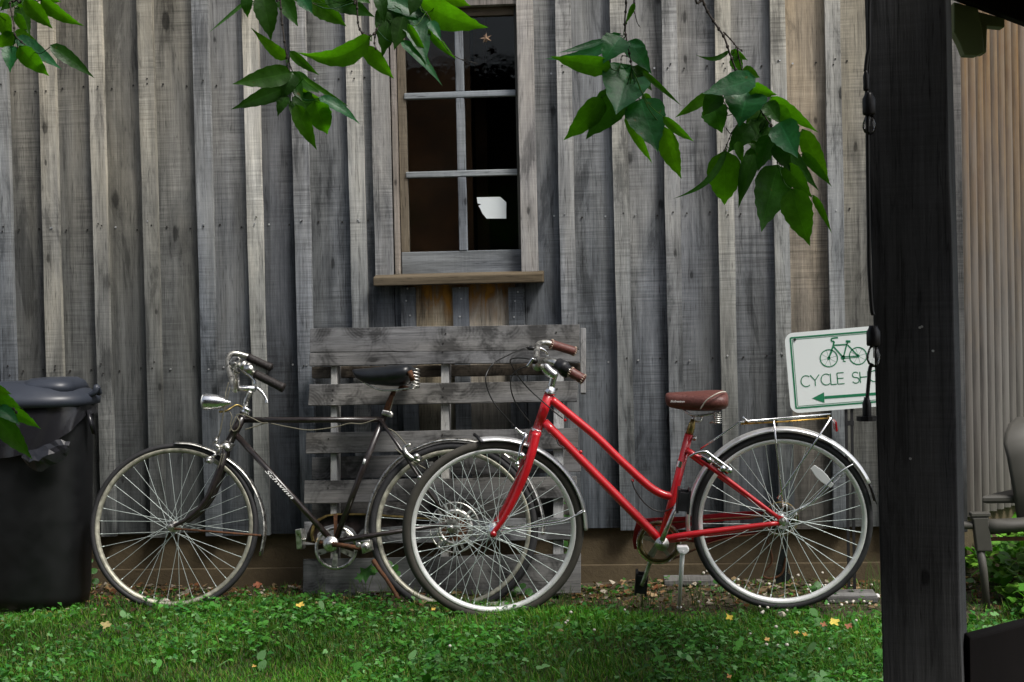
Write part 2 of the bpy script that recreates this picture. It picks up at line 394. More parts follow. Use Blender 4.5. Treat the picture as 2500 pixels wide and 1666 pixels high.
def gz(x, y):
    h = .012 * math.sin(x * 2.3 + 1) * math.sin(y * 3.1) + .008 * math.sin(x * 5.1 + y * 4)
    h *= 1 if abs(x) < 6 and -6 <= y <= 2 else 0
    return h + (.15 * min(1, max(0, (x - 1.35) / .5)) * min(1, max(0, (y + .5) / 1.0)) if x < 12 else 0)
vs = [(x, y, gz(x, y) - .004) for y in ys for x in xs]
fs = [(j * len(xs) + i, j * len(xs) + i + 1, (j + 1) * len(xs) + i + 1, (j + 1) * len(xs) + i) for j in range(len(ys) - 1) for i in range(len(xs) - 1)]
g.add(vs, fs, True)
go = g.build('ground', M['soil'], kind='structure')

# ================================================================ THE SHED: board and batten wall
shed = thing('wooden_shed', 'weathered grey board and batten shed wall with a six-pane window', 'shed', (0, 0.1, 0))
ZB = P(900, 1299, 0).z; ZT = 3.7
def board_mesh(x0, x1, z0, z1, y0, y1, jit=.0012, step=.14, cup=0.0):
    b = MB(); n = max(2, int((z1 - z0) / step)); rings = []
    ja = jb = 0
    for i in range(n + 1):
        z = z0 + (z1 - z0) * i / n
        ja = ja * .6 + random.uniform(-jit, jit); jb = jb * .6 + random.uniform(-jit, jit); jy = random.uniform(-.0008, .0008)
        rings.append([Vector((x0 + ja, y0 + jy + cup, z)), Vector(((x0 + x1) / 2, y0 + jy - cup, z)), Vector((x1 + jb, y0 + jy + cup, z)), Vector((x1 + jb, y1, z)), Vector((x0 + ja, y1, z))])
    b.loft(rings, False); return b
GREYS = [(.285, .285, .285), (.245, .252, .262), (.33, .325, .31), (.205, .212, .222), (.275, .275, .278), (.42, .405, .37), (.165, .17, .185), (.25, .24, .215), (.31, .29, .25), (.40, .335, .26)]
def X(px, py=50, Y=0.0): return P(px, py, Y).x
bat = [(-560, -523), (-425, -388), (-290, -253), (-155, -118), (-22, 14), (91, 130), (214, 248), (336, 372), (469, 507), (592, 628), (707, 745), (843, 881),
       (1356, 1393), (1490, 1527), (1615, 1651), (1745, 1784), (1880, 1918), (2013, 2051), (2148, 2186), (2282, 2322)]
btone = {91: 8, 214: 8, 336: 7, 469: 1, 592: 5, 707: 4, 843: 2, 1356: 4, 1490: 2, 1615: 4, 1745: 5, 1880: 2, 2013: 2, -22: 3}
battens = []
for a, c in bat:
    x0, x1 = X(a, 50, -.022), X(c, 50, -.022); battens.append((x0, x1))
    b = board_mesh(x0, x1, ZB - random.uniform(0, .012), ZT, -.026 - random.uniform(0, .004), -.0005, .0016)
    t = GREYS[btone.get(a, random.randrange(6))]; k = random.uniform(1.05, 1.25)
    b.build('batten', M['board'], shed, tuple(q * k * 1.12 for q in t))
tones = {0: 4, 1: 4, 2: 4, 3: 0, 4: 3, 5: 0, 6: 6, 7: 1}
boards = []
mids = [(p + q) / 2 for p, q in battens]
wi = bat.index((843, 881))
def add_board(x0, x1, z0=None, tone=None, k=1.0, cup=0, y=0.0):
    z0 = ZB + random.uniform(-.01, .006) if z0 is None else z0
    b = board_mesh(x0 + .0015, x1 - .0015, z0, ZT, y + random.uniform(0, .004), .024, .001, cup=cup)
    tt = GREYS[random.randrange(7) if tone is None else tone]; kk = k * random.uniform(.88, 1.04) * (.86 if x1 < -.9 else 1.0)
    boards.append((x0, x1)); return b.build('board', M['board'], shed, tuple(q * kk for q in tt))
BT = {-560: 1, -425: 4, -290: 0, -155: 1, -22: 7, 91: 7, 214: 7, 336: 7, 469: 0, 592: 6, 707: 1, 1356: 1, 1490: 0, 1615: 4, 1745: 4, 1880: 9, 2013: 8, 2148: 0}
for i in range(len(mids) - 1):
    if i == wi: continue
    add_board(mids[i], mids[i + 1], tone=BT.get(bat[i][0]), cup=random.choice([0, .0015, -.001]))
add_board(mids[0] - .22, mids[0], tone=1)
# the boards round the window opening
def rect(px0, py0, px1, py1, Y):
    mx, my = (px0 + px1) / 2, (py0 + py1) / 2
    return P(px0, my, Y).x, P(px1, my, Y).x, P(mx, py1, Y).z, P(mx, py0, Y).z      # x0 x1 z0 z1
xl = P(962, 640, 0).x; xr = P(1280, 600, 0).x
zs = P(1118, 690, 0).z
add_board(mids[wi], xl, tone=1); add_board(xr, mids[wi + 1], tone=3)
ub = [xl, P(997, 750, 0).x, P(1125, 750, 0).x, P(1259, 750, 0).x, xr]
def stain_mat():
    m = wood_mat('water_stained_boards', 'z', weather_shade=False, saw=.4); t = NT(m); tc = t.n('TexCoord')
    sp = t.n('SeparateXYZ'); t.l(tc.outputs['Object'], sp.inputs[0])
    nz = t.noise(t.mapv(tc.outputs['Object'], (22, 22, 5)), 1, 5, .6, .8)
    z = t.math('ADD', sp.outputs[2], t.math('MULTIPLY', t.math('SUBTRACT', nz, .5), .22))
    f = t.rng(z, zs - .17, zs - .05, 0, 1)
    src = t.b.inputs['Base Color'].links[0].from_socket
    c = t.mix(t.math('MULTIPLY', f, t.rng(nz, .3, .55, .45, 1)), src, t.mix(t.rng(nz, .4, .6, 0, 1), (.075, .028, .006), (.42, .20, .035)))
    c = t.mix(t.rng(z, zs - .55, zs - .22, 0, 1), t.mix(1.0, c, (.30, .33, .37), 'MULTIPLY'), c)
    t.l(c, t.b.inputs['Base Color']); return m
M['stain'] = stain_mat()
for i in range(4):
    b = board_mesh(ub[i] + .001, ub[i + 1] - .001, ZB, zs + .01, .002, .024)
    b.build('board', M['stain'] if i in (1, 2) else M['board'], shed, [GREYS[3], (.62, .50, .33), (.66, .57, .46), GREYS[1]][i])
for a, c in ((979, 1015), (1106, 1144), (1241, 1277)):
    b = board_mesh(P(a, 750, -.022).x, P(c, 750, -.022).x, ZB, P((a + c) / 2, 702, -.022).z, -.022, -.0005)
    b.build('batten', M['board'], shed, GREYS[1])
for x0, x1 in ((xl, (xl + xr) / 2), ((xl + xr) / 2, xr)):      # boards above the window head
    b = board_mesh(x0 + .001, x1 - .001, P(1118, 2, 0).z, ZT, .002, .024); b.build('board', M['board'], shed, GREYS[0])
# nails in three level rows
nl = MB(); nd = MB()
for row, (px, py) in enumerate(((150, 217), (150, 562), (150, 906))):
    z = P(px, py, 0).z
    for (x0, x1) in battens:
        for k in range(random.choice((1, 2, 2))):
            c = (((x0 + x1) / 2 + random.uniform(-.01, .01)), -.0305, z + random.uniform(-.012, .012) + k * .018)
            (nl if random.random() < .45 else nd).disc(c, (0, 1, 0), .0034, .002, 8)
    for (x0, x1) in boards:
        for f in (.27, .7):
            c = (x0 + (x1 - x0) * f, -.001, z + random.uniform(-.008, .008)); (nl if random.random() < .18 else nd).disc(c, (0, 1, 0), .0038, .003, 8)
for a in (997, 1125, 1259):
    for py in (708, 735, 776):
        c = P(a + random.uniform(-6, 6), py + random.uniform(-6, 6), -.0235); nl.disc(c, (0, 1, 0), .0036, .003, 8)
nl.build('nail_heads', M['galv'], shed, kind='stuff'); nd.build('rusted_nail_heads', M['nailrust'], shed, kind='stuff')
# foundation below the boards
def concrete():
    m = bpy.data.materials.new('brown_foundation'); m.use_nodes = True; t = NT(m); tc = t.n('TexCoord')
    a = t.noise(tc.outputs['Object'], 4, 6, .6); b = t.noise(tc.outputs['Object'], 45, 5, .7)
    c = t.mix(t.rng(a, .3, .7, 0, 1), (.075, .055, .027), (.115, .088, .048)); c = t.mix(t.rng(b, .4, .7, 0, .6), c, (.07, .05, .03))
    t.l(c, t.b.inputs['Base Color']); t.b.inputs['Roughness'].default_value = .9
    bp = t.n('Bump'); bp.inputs['Strength'].default_value = .5; bp.inputs['Distance'].default_value = .006; t.l(b, bp.inputs['Height']); t.l(bp.outputs[0], t.b.inputs['Normal']); return m
M['found'] = concrete()
CX = P(2342, 900, 0).x          # corner where the corrugated wall turns away
f = MB(); f.box((mids[0] - .22, .026, -.4), (CX, .20, ZB + .06)); f.build('foundation_wall', M['found'], shed)
zl = P(700, 1388, .0).z
f = MB(); f.box((mids[0] - .22, .012, -.4), (CX, .0255, zl)); f.build('foundation_footing', M['found'], shed, bevel=.004)
f = MB(); f.box((mids[0] - .5, -.38, ZT + .01), (CX + .2, 3.2, ZT + .16)); f.build('roof', M['roofwood'], shed)
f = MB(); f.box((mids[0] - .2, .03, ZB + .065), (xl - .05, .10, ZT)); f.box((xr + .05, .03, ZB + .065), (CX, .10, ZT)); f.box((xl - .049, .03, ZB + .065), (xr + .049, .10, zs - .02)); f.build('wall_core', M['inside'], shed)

# ---- window
win = MB()
Yc = -.024
x0, x1, z0, z1 = rect(968, 12, 988, 672, .02)
sx0, sx1, sz0, sz1 = rect(975, 22, 1272, 668, .035)
jl = P(964, 640, -.02).x; jr = P(1276, 600, -.02).x
win.box((jl, -.018, sz0), (jl + .018, .12, sz1 + .03)); win.box((jr - .001, -.018, sz0), (jr + .016, .12, sz1 + .03))
win.box((jl + .0185, -.016, sz1 + .001), (jr - .0015, .12, sz1 + .03))
W_ = win.build('window', M['trim_v'], shed, (.36, .31, .27), bevel=.002)
def wpart(name, a, b, mat_, col, bev=.0015, **kw):
    m = MB(); m.box(a, b); return m.build(name, mat_, W_, col, bevel=bev, **kw)
cx0, cx1, cz0, cz1 = rect(915, -14, 961, 676, Yc)
b = board_mesh(P(916, 640, Yc).x, P(960, 640, Yc).x, P(938, 677, Yc).z, sz1 + .05, Yc - .002, -.0005); b.build('casing', M['board'], W_, (.33, .32, .31))
b = board_mesh(P(1273, 600, Yc).x, P(1313, 600, Yc).x, P(1292, 667, Yc).z, sz1 + .05, Yc - .002, -.0005); b.build('casing', M['board'], W_, (.40, .38, .37))
wpart('casing', (P(916, 640, Yc).x - .005, Yc - .004, sz1 + .0505), (P(1313, 600, Yc).x + .005, -.0005, sz1 + .14), M['trim_h'], (.36, .35, .33))
sr = wpart('bottom_rail', (sx0, .02, sz0), (sx1, .055, P(1118, 613, .02).z), M['trim_h'], (.21, .22, .23), .003)
zr = P(1118, 613, .02).z
wpart('sash_stile', (sx0, .022, zr + .0005), (P(995, 430, .02).x, .055, sz1), M['trim_v'], (.24, .19, .13))
wpart('sash_stile', (P(1262, 400, .02).x, .022, zr + .0005), (sx1, .055, sz1), M['trim_v'], (.14, .13, .11))
wpart('top_rail', (P(995, 430, .02).x + .0005, .022, P(1130, 40, .02).z), (P(1262, 400, .02).x - .0005, .055, sz1), M['trim_h'], (.16, .12, .08))
mv0, mv1 = P(1117, 420, .02).x, P(1137, 420, .02).x
cuts = [zr] + [P(1128, y, .02).z for y in (424, 231)] + [P(1130, 40, .02).z]
hw = .0125
for i in range(3):
    lo = cuts[i] + (hw if i else .0005); hi = cuts[i + 1] - (hw if i < 2 else .0005)
    wpart('upright_muntin', (mv0, .018, lo), (mv1, .052, hi), M['trim_v'], (.30, .31, .32), .003)
for i in (1, 2):
    wpart('level_muntin', (P(990, 430, .02).x + .002, .016, cuts[i] - hw + .0005), (P(1264, 400, .02).x - .002, .053, cuts[i] + hw - .0005), M['trim_h'], (.31, .32, .32), .003)
gx = [(P(995, 430, .02).x, mv0), (mv1, P(1262, 400, .02).x)]
for i in range(3):
    for a, c in gx: wpart('pane', (a - .003, .038, cuts[i]), (c + .003, .042, cuts[i + 1]), M['glass'], None, 0)
# sill: sloping top, thick worn front edge
s = MB(); a = P(911, 679, -.075); c = P(1326, 667, -.075); th = .034
zt = (a.z + c.z) / 2
s.loft([[Vector((x, -.078, zt - th)), Vector((x, -.078, zt)), Vector((x, -.02, zt + .012)), Vector((x, .02, zt + .014)), Vector((x, .02, zt - th))] for x in (a.x, a.x + .2, c.x - .2, c.x)], False)
M['sillwood'] = wood_mat('orange_worn_sill', 'x', weather_shade=False, saw=.2, stain=.9)
s.build('sill', M['sillwood'], W_, (.145, .11, .07), bevel=.004)
# interior
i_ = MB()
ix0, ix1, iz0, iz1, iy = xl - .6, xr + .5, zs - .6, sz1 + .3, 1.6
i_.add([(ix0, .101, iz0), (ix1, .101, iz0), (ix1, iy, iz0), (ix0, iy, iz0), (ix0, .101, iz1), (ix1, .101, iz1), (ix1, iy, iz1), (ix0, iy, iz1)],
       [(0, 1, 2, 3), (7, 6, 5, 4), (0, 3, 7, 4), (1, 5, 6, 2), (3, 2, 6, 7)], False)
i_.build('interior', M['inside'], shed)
pa, pb = P(960, 300, .30), P(1150, 300, .30)
f = MB(); f.box((pa.x, .30, iz0 + .02), (pb.x + .0, .33, iz1 - .02)); f.build('interior_panel', M['curtain'], shed)
pa, pb = P(1160, 300, .9), P(1188, 300, .9)
f = MB(); f.box((pa.x, .9, iz0 + .02), (pb.x, .96, iz1 - .02)); f.build('interior_stud', M['curtain'], shed)
# torn paper taped inside the lower right pane
pp = [(1164, 482), (1221, 481), (1236, 494), (1236, 534), (1188, 534), (1178, 522), (1172, 509), (1168, 503), (1175, 499), (1166, 497)]
f = MB(); f.hexa([P(x, y, .036) for x, y in pp], (0, .0006, 0)); f = f.build('paper_scrap', M['paper'])
tag(f, 'torn white scrap of paper stuck in the lower right window pane', 'paper')

# ---- corrugated wall turning away behind the post
def corr_mat():
    m = bpy.data.materials.new('weathered_corrugated_steel'); m.use_nodes = True; t = NT(m); tc = t.n('TexCoord')
    sp = t.n('SeparateXYZ'); t.l(tc.outputs['Object'], sp.inputs[0])
    st = t.noise(t.mapv(tc.outputs['Object'], (30, 30, .8)), 1, 5, .65, .5); b = t.noise(t.mapv(tc.outputs['Object'], (14, 14, 6)), 1, 6, .7)
    z = t.math('ADD', sp.outputs[2], t.math('MULTIPLY', t.math('SUBTRACT', b, .5), 1.2))
    c = t.mix(t.rng(st, .4, .62, 0, 1), (.155, .148, .138), (.09, .088, .085))
    ru = t.mix(t.rng(b, .35, .65, 0, 1), (.165, .088, .030), (.20, .135, .068))
    c = t.mix(t.math('MULTIPLY', t.rng(z, .9, 2.0, .1, 1), t.rng(st, .35, .6, .35, 1)), c, ru)
    t.l(c, t.b.inputs['Base Color']); t.b.inputs['Roughness'].default_value = .62; t.b.inputs['Metallic'].default_value = .25
    return m
M['corr'] = None
cw = thing('corrugated_wall', 'rusty corrugated metal wall turning away behind the dark post', 'wall', (CX, .1, 0))
dv = Vector((math.cos(R(51)), math.sin(R(51)), 0)); nvv = Vector((math.sin(R(51)), -math.cos(R(51)), 0))
pitch, amp = .066, .014; o0 = Vector((CX + .004, -.012, 0))
M['corr'] = corr_mat()
_t = NT(M['corr']); _tc = _t.n('TexCoord'); _dp = _t.n('VectorMath', operation='DOT_PRODUCT'); _sb = _t.n('VectorMath', operation='SUBTRACT')
_sb.inputs[1].default_value = (o0.x - CX, o0.y - .1, 0); _t.l(_tc.outputs['Object'], _sb.inputs[0]); _t.l(_sb.outputs[0], _dp.inputs[0]); _dp.inputs[1].default_value = tuple(dv)
_cs = _t.math('COSINE', _t.math('MULTIPLY', _dp.outputs['Value'], 2 * math.pi / pitch))
_nz = _t.noise(_t.mapv(_tc.outputs['Object'], (40, 40, 3)), 1, 5, .7)
_k = _t.rng(_t.math('ADD', _cs, _t.math('MULTIPLY', _t.math('SUBTRACT', _nz, .5), 2.4)), -.9, .5, .22, 1.2)     # valley shade painted into the colour, with some grime, so ribs stand out
_src = _t.b.inputs['Base Color'].links[0].from_socket; _v = _t.n('VectorMath', operation='SCALE'); _t.l(_src, _v.inputs[0]); _t.l(_k, _v.inputs['Scale']); _t.l(_v.outputs[0], _t.b.inputs['Base Color'])
_c = MB(); _c.box((CX - .055, -.045, ZB - .02), (CX + .012, .12, 3.6)); _c.build('corner_board', M['board'], cw, (.20, .19, .18), bevel=.002)
zb_c = P(2375, 1262, .03).z
for sidx in range(4):
    c = MB(); n = 10 * 10; w0 = sidx * .66; pts = []
    vs = []; zcol = [zb_c, .7, 1.2, 1.8, 2.4, 3.4]
    for side in (0, .0012):
        for z in zcol:
            for i in range(n + 1):
                u = w0 + .66 * i / n
                p = o0 + dv * u + nvv * (amp * math.cos(2 * math.pi * u / pitch) - side + .001 * sidx); vs.append((p.x, p.y, z + (.0 if z != zb_c else -.004 * sidx)))
    m = n + 1; fs = []
    for k in range(2):
        for j in range(len(zcol) - 1):
            for i in range(n):
                q = k * m * len(zcol) + j * m + i; fs.append((q, q + 1, q + m + 1, q + m) if k == 0 else (q, q + m, q + m + 1, q + 1))
    c.add(vs, fs, True); c.build('corrugated_sheet', M['corr'], cw)
f = MB(); q = [o0 - nvv * .03, o0 + dv * 2.7 - nvv * .03]; f.hexa([(q[0].x, q[0].y, -.3), (q[1].x, q[1].y, -.3), (q[1].x, q[1].y, zb_c + .1), (q[0].x, q[0].y, zb_c + .1)], tuple(-nvv * .15)); f.build('foundation_wall', M['found'], cw)

# ================================================================ PORCH: post, roof, fascia, string lights, rail
YP = -3.2
pl = P(2138, 833, YP).x; pr = P(2346, 833, YP).x
post = thing('porch_post', 'thick dark timber post rising the full height in front of the wall', 'post', ((pl + pr) / 2, YP, 0))
cx_ = (pl + pr) / 2 + .013; hw_ = (pr - pl) / 2; ang = R(-17)
def rot2(x, y): return Vector((cx_ + x * math.cos(ang) - y * math.sin(ang), YP + hw_ + x * math.sin(ang) + y * math.cos(ang), 0))
s_ = hw_ * .93
b = MB(); rings = []
for i in range(25):
    z = -.3 + 3.2 * i / 24; tl = Vector((.0095 * (1.05 - z), 0, 0)); j = [random.uniform(-.0012, .0012) for _ in range(4)]
    rings.append([q + tl + Vector((0, 0, z)) for q in (rot2(-s_ + j[0], -s_), rot2(s_ + j[1], -s_ + j[2]), rot2(s_, s_), rot2(-s_ + j[3], s_))])
b.loft(rings, False); b.build('shaft', M['post'], post, (.098, .098, .100), bevel=.003)
b = MB()
for px, py in ((2245, 800), (2277, 857), (2250, 798), (2222, 1120)):
    b.disc(P(px, py, YP + .0) + Vector((0, -.002, 0)), (0, 1, 0), .0022, .004, 6)
b.build('staples', M['galv'], post, kind='stuff')
roof = thing('porch_roof', 'dark sloping porch roof edge above the corrugated wall, top right corner', 'roof', (1.8, -1.0, 2.1))
A = P(2215, -40, -1.65); B = P(2700, 142, -1.35)
b = MB(); up = Vector((0, 0, .22)); th_ = Vector((0, -.05, 0))
b.hexa([A, B, B + up, A + up], tuple(th_)); b.build('fascia_board', M['roofwood'], roof, bevel=.003)
b = MB(); bk = Vector((0, -8.5, .55)); A2 = A + Vector((0, -.052, .06)); B2 = B + Vector((0, -.052, .06))
b.hexa([A2, B2, B2 + bk, A2 + bk], (0, 0, .12)); b.build('roof_deck', M['roofwood'], roof)
A3 = Vector((-6.5, YP - .25, 2.55)); A4 = Vector((A.x - .02, YP - .25, 2.55)); bk3 = Vector((0, -6.0, .5))
b = MB(); b.hexa([A3, A4, A4 + bk3, A3 + bk3], (0, 0, .12)); b.build('roof_deck', M['roofwood'], roof)  # unseen deck and eave beam, added to cut skylight on the lower wall
b = MB(); b.hexa([A3, A4, A4 + Vector((0, 0, -.16)), A3 + Vector((0, 0, -.16))], (0, .045, 0)); b.build('unseen_eave_beam', M['roofwood'], roof)
b = MB(); b.box((-6.5, -8.4, -.2), (4.5, -8.3, 3.2)); b.build('sky_blocker_wall', M['blocker_boards'], roof)  # unseen wall added behind the camera to block low sky and its reflections
br = thing('olive_bracket', 'olive green tapered bracket hanging below the porch roof edge', 'bracket', tuple(P(2370, 80, -.9)))
Yb = -1.58
q = [P(2329, 5, Yb), P(2329, 78, Yb), P(2343, 104, Yb), P(2355, 134, Yb), P(2386, 135, Yb), P(2404, 128, Yb), P(2398, 70, Yb), P(2388, 20, Yb)]
b = MB(); b.hexa(q, (.0, .05, 0)); b.build('face_plate', M['olive'], br, bevel=.003)
q = [P(2389, 22, Yb), P(2399, 70, Yb), P(2405, 128, Yb), P(2415, 124, Yb), P(2417, 58, Yb), P(2460, 62, Yb), P(2460, 40, Yb)]
b = MB(); b.hexa([p + Vector((0, .03, 0)) for p in q], (0, .05, 0)); b.build('side_plate', M['olive'], br, bevel=.003)
# dark board along the bottom right corner
b = MB(); YR = YP + .1
q0_, q1_ = G(2300, 1576, .487), G(2580, 1503, .487); q1_, q0_ = q0_ + (q1_ - q0_) * 6.5, q0_ + (q1_ - q0_) * .225; dn_ = Vector((0, 0, -.5)); q = [q0_, q1_, q1_ + dn_, q0_ + dn_]
b.hexa(q, (.0, .045, 0)); f = b.build('porch_skirt_board', M['roofwood'], bevel=.004); f['kind'] = 'thing'
tag(f, 'black board slanting across the bottom right corner beside the post', 'board')

# string lights
sl = thing('string_lights', 'black string light cable with bulbs hanging down the left edge of the post', 'string lights', tuple(P(2120, 300, YP - .12)))
YS = YP - .10
def SP(x, y, dy=0): return P(x, y, YS + dy)
cab = [(2123, -20), (2121, 60), (2122, 110), (2117, 140), (2113, 175)]
b = MB(); b.tube(cat_rom([SP(*q) for q in cab]), .0035, 8); b.tube(cat_rom([SP(2124, -20, .01), SP(2124, 120, .01), SP(2121, 165, .01), SP(2119, 222, .01)]), .0022, 6)
b.tube(cat_rom([SP(2117, 222), SP(2118, 300), SP(2119, 420), SP(2121, 560), SP(2122, 650), SP(2128, 748), SP(2132, 770)]), .0036, 8)
b.tube(cat_rom([SP(2130, 888), SP(2124, 900), SP(2121, 930), SP(2117, 975)]), .0033, 8); b.build('cable', M['cable'], sl)
def sock(px, py, h, w, bulb=True):
    ax = Vector((0, 0, -1)); c = SP(px, py); s1 = 1 / pxm(c); h *= s1; w *= s1
    m = MB(); m.lathe(c, ax, [(0, 0), (w * .3, 0), (w * .34, h * .12), (w * .5, h * .3), (w * .5, h * .92), (w * .44, h), (0, h)], 16); o = m.build('socket', M['black'], sl)
    if bulb:
        m = MB(); r = w * .5; m.lathe(c + ax * h, ax, [(r * .5, 0), (r * .75, r * .5), (r * 1.02, r * 1.3), (r * 1.05, r * 1.9), (r * .8, r * 2.6), (r * .35, r * 3), (0, r * 3.08)], 20); m.build('bulb', M['bulbglass'], sl)
        m = MB(); m.tube([c + ax * h, c + ax * (h + r * 1.7)], r * .1, 6); m.build('filament', M['alloy'], sl)
sock(2114, 172, 50, 15, False); sock(2121, 226, 55, 32); sock(2132, 795, 50, 34); sock(2116, 970, 55, 22, False)
m = MB(); m.disc(SP(2116, 1022), (0, 0, 1), .017, .008, 16); m.build('plug_cap', M['black'], sl)

# ================================================================ PALLET
PP = Plane(-.30, 8.2)
pal = thing('wooden_pallet', 'grey wooden pallet with scorched rings leaning on the wall under the window', 'pallet', (P(1090, 1300, -.2).x, -.25, 0))
def slat(ptl, pbl, ptr, pbr, w=0.0, th=.02, tone=(.185, .176, .168), nm='slat'):
    q = [PP(*ptl, w), PP(*ptr, w), PP(*pbr, w), PP(*pbl, w)]; b = MB(); N = 10; rings = []
    for i in range(N + 1):
        t = i / N; a = q[0].lerp(q[1], t) + PP.u * random.uniform(-.0012, .0012); c = q[3].lerp(q[2], t) + PP.u * random.uniform(-.0012, .0012)
        rings.append([a, c, c - PP.n * th, a - PP.n * th])
    b.loft(rings, False); k = random.uniform(.9, 1.12); return b.build(nm, M['pallet_slat'], pal, tuple(x * k for x in tone), bevel=.002)
slat((757, 802), (756, 861), (1415, 792), (1414, 854)); slat((756, 862), (755, 894), (1414, 855), (1415, 884))
slat((755, 939), (752, 991), (1411, 930), (1408, 981)); slat((747, 1057), (746, 1108), (1411, 1045), (1411, 1095))
slat((743, 1174), (742, 1230), (1408, 1163), (1408, 1216)); slat((742, 1274), (742, 1331), (1408, 1262), (1408, 1318), tone=(.2, .195, .19))
slat((740, 1366), (739, 1462), (1418, 1352), (1418, 1448), tone=(.17, .165, .16))
slat((761, 1117), (761, 1171), (1418, 1099), (1418, 1152), -.105, .018)          # back slats seen through the gaps
slat((761, 896), (761, 924), (1430, 886), (1430, 914), -.105, .018, (.20, .16, .12)); slat((761, 1225), (761, 1275), (1418, 1212), (1418, 1262), -.105, .018, (.15, .14, .13))
for a, c in ((808, 823), (1077, 1096), (1352, 1376)):
    top, bot = PP((a + c) / 2, 806, -.021), PP((a + c) / 2 - 2, 1455, -.021); w2 = abs(PP(a, 1000, -.02).x - PP(c, 1000, -.02).x) / 2
    b = MB(); b.hexa([top - PP.r * w2, bot - PP.r * w2, bot + PP.r * w2, top + PP.r * w2], tuple(-PP.n * .083)); b.build('stringer', M['pallet_v'], pal, (.40, .385, .36), bevel=.002)
b = MB(); q0, q1 = PP(1418, 800, -.021), PP(1431, 925, -.021)
b.hexa([PP(1417, 801, -.02), PP(1417, 960, -.02), PP(1430, 960, -.02), PP(1430, 801, -.02)], tuple(-PP.n * .06)); b.build('end_block', M['pallet_v'], pal, (.27, .26, .25), bevel=.002)
b = MB()
for x, y in ((813, 951), (812, 977), (1083, 947), (1082, 969), (802, 1072), (1080, 1062), (801, 1192), (1088, 815), (1082, 838), (1081, 859), (1358, 812), (1360, 950), (1360, 1060)):
    b.disc(PP(x, y, .0015), PP.n, .0032, .003, 8)
b.build('nail_heads', M['nailrust'], pal, kind='stuff')

# ================================================================ SIGN
YG = -.30
sg = thing('cycle_shop_sign', 'tilted white sign with green bicycle and arrow, on a black iron stake', 'sign', (P(2070, 1300, YG).x, YG, 0))
ta = R(4.9) ; o_ = P(1914, 815, YG)
SW, SH = 300 / pxm(o_), 193 / pxm(o_)
tilt = math.radians(3.7)
ex = Vector((math.cos(tilt), 0, math.sin(tilt))); ez = Vector((-math.sin(tilt), 0, math.cos(tilt))); bl = P(1931, 1010, YG)
SWm = 300 / pxm(bl); SHm = 196 / pxm(bl)
def S(u, v, d=0.0): return bl + ex * (u * SWm) + ez * (v * SWm) + Vector((0, -d, 0))
hh = SHm / SWm
def rr(x0, y0, x1, y1, r, n=6):
    out = []
    for cx, cy, a in ((x1 - r, y1 - r, 0), (x0 + r, y1 - r, 90), (x0 + r, y0 + r, 180), (x1 - r, y0 + r, 270)):
        out += [(cx + r * math.cos(R(a + 90 * i / n)), cy + r * math.sin(R(a + 90 * i / n))) for i in range(n + 1)]
    return out
b = MB(); b.hexa([S(u, v, .0015) for u, v in rr(0, 0, 1, hh, .07)], (0, .003, 0)); b.build('face', M['signwhite'], sg)
def ribbon(b, pts, w, close=False, d=.0024):
    n = len(pts); L, Rr = [], []
    for i in range(n):
        a = pts[(i - 1) % n] if (close or i) else pts[0]; c = pts[(i + 1) % n] if (close or i < n - 1) else pts[-1]
        tx, ty = c[0] - a[0], c[1] - a[1]; l = math.hypot(tx, ty) or 1; nx_, ny_ = -ty / l * w / 2, tx / l * w / 2
        L.append(S(pts[i][0] + nx_, pts[i][1] + ny_, d)); Rr.append(S(pts[i][0] - nx_, pts[i][1] - ny_, d))
    vs = L + Rr; fs = [(i, (i + 1) % n, n + (i + 1) % n, n + i) for i in range(n if close else n - 1)]; b.add(vs, fs, False)
def seg(b, pts, w, d=.0024):
    for i in range(len(pts) - 1): ribbon(b, [pts[i], pts[i + 1]], w, d=d)
b = MB(); ribbon(b, rr(.045, .04, .955, hh - .04, .006, 2), .013, True); ribbon(b, rr(.06, .055, .94, hh - .055, .004, 2), .004, True, .0022); b.build('border_print', M['green'], sg)
# pixel to sign coordinates
def su(px, py):
    p = P(px, py, YG) - bl; return (p.dot(ex) / SWm, p.dot(ez) / SWm)
def q6(x, y): return su(1850 + x / 3.563, 750 + y / 3.563)
b = MB()
def circ(cx, cy, r, n=32): return [(cx + r * math.cos(2 * math.pi * i / n), cy + r * math.sin(2 * math.pi * i / n)) for i in range(n)]
k6 = 1 / 3.563 / pxm(bl) / SWm
for x, y in ((618, 445), (872, 425)):
    c = q6(x, y); ribbon(b, circ(*c, 74 * k6), 9 * k6, True); b.hexa([S(u, v, .0024) for u, v in circ(*c, 14 * k6, 14)], (0, .0003, 0))
    for i in range(4): a = math.pi * i / 4 + .2; ribbon(b, [(c[0] - 70 * k6 * math.cos(a), c[1] - 70 * k6 * math.sin(a)), (c[0] + 70 * k6 * math.cos(a), c[1] + 70 * k6 * math.sin(a))], 2 * k6, d=.0021)
for l, w in (([(618, 445), (655, 340), (664, 300)], 14), ([(664, 300), (640, 297), (640, 275), (665, 268), (697, 265)], 13), ([(660, 332), (780, 325)], 12), ([(660, 345), (742, 437)], 12),
             ([(775, 318), (745, 435)], 12), ([(782, 330), (872, 425)], 11), ([(742, 433), (872, 425)], 8), ([(742, 447), (865, 437)], 5), ([(765, 298), (806, 300)], 20), ([(782, 300), (778, 325)], 10), ([(740, 470), (765, 474)], 9), ([(742, 437), (750, 470)], 6)):
    seg(b, [q6(*p) for p in l], w * k6)
b.hexa([S(u, v, .0024) for u, v in circ(*q6(742, 438), 19 * k6, 16)], (0, .0003, 0)); b.build('bicycle_print', M['green'], sg)
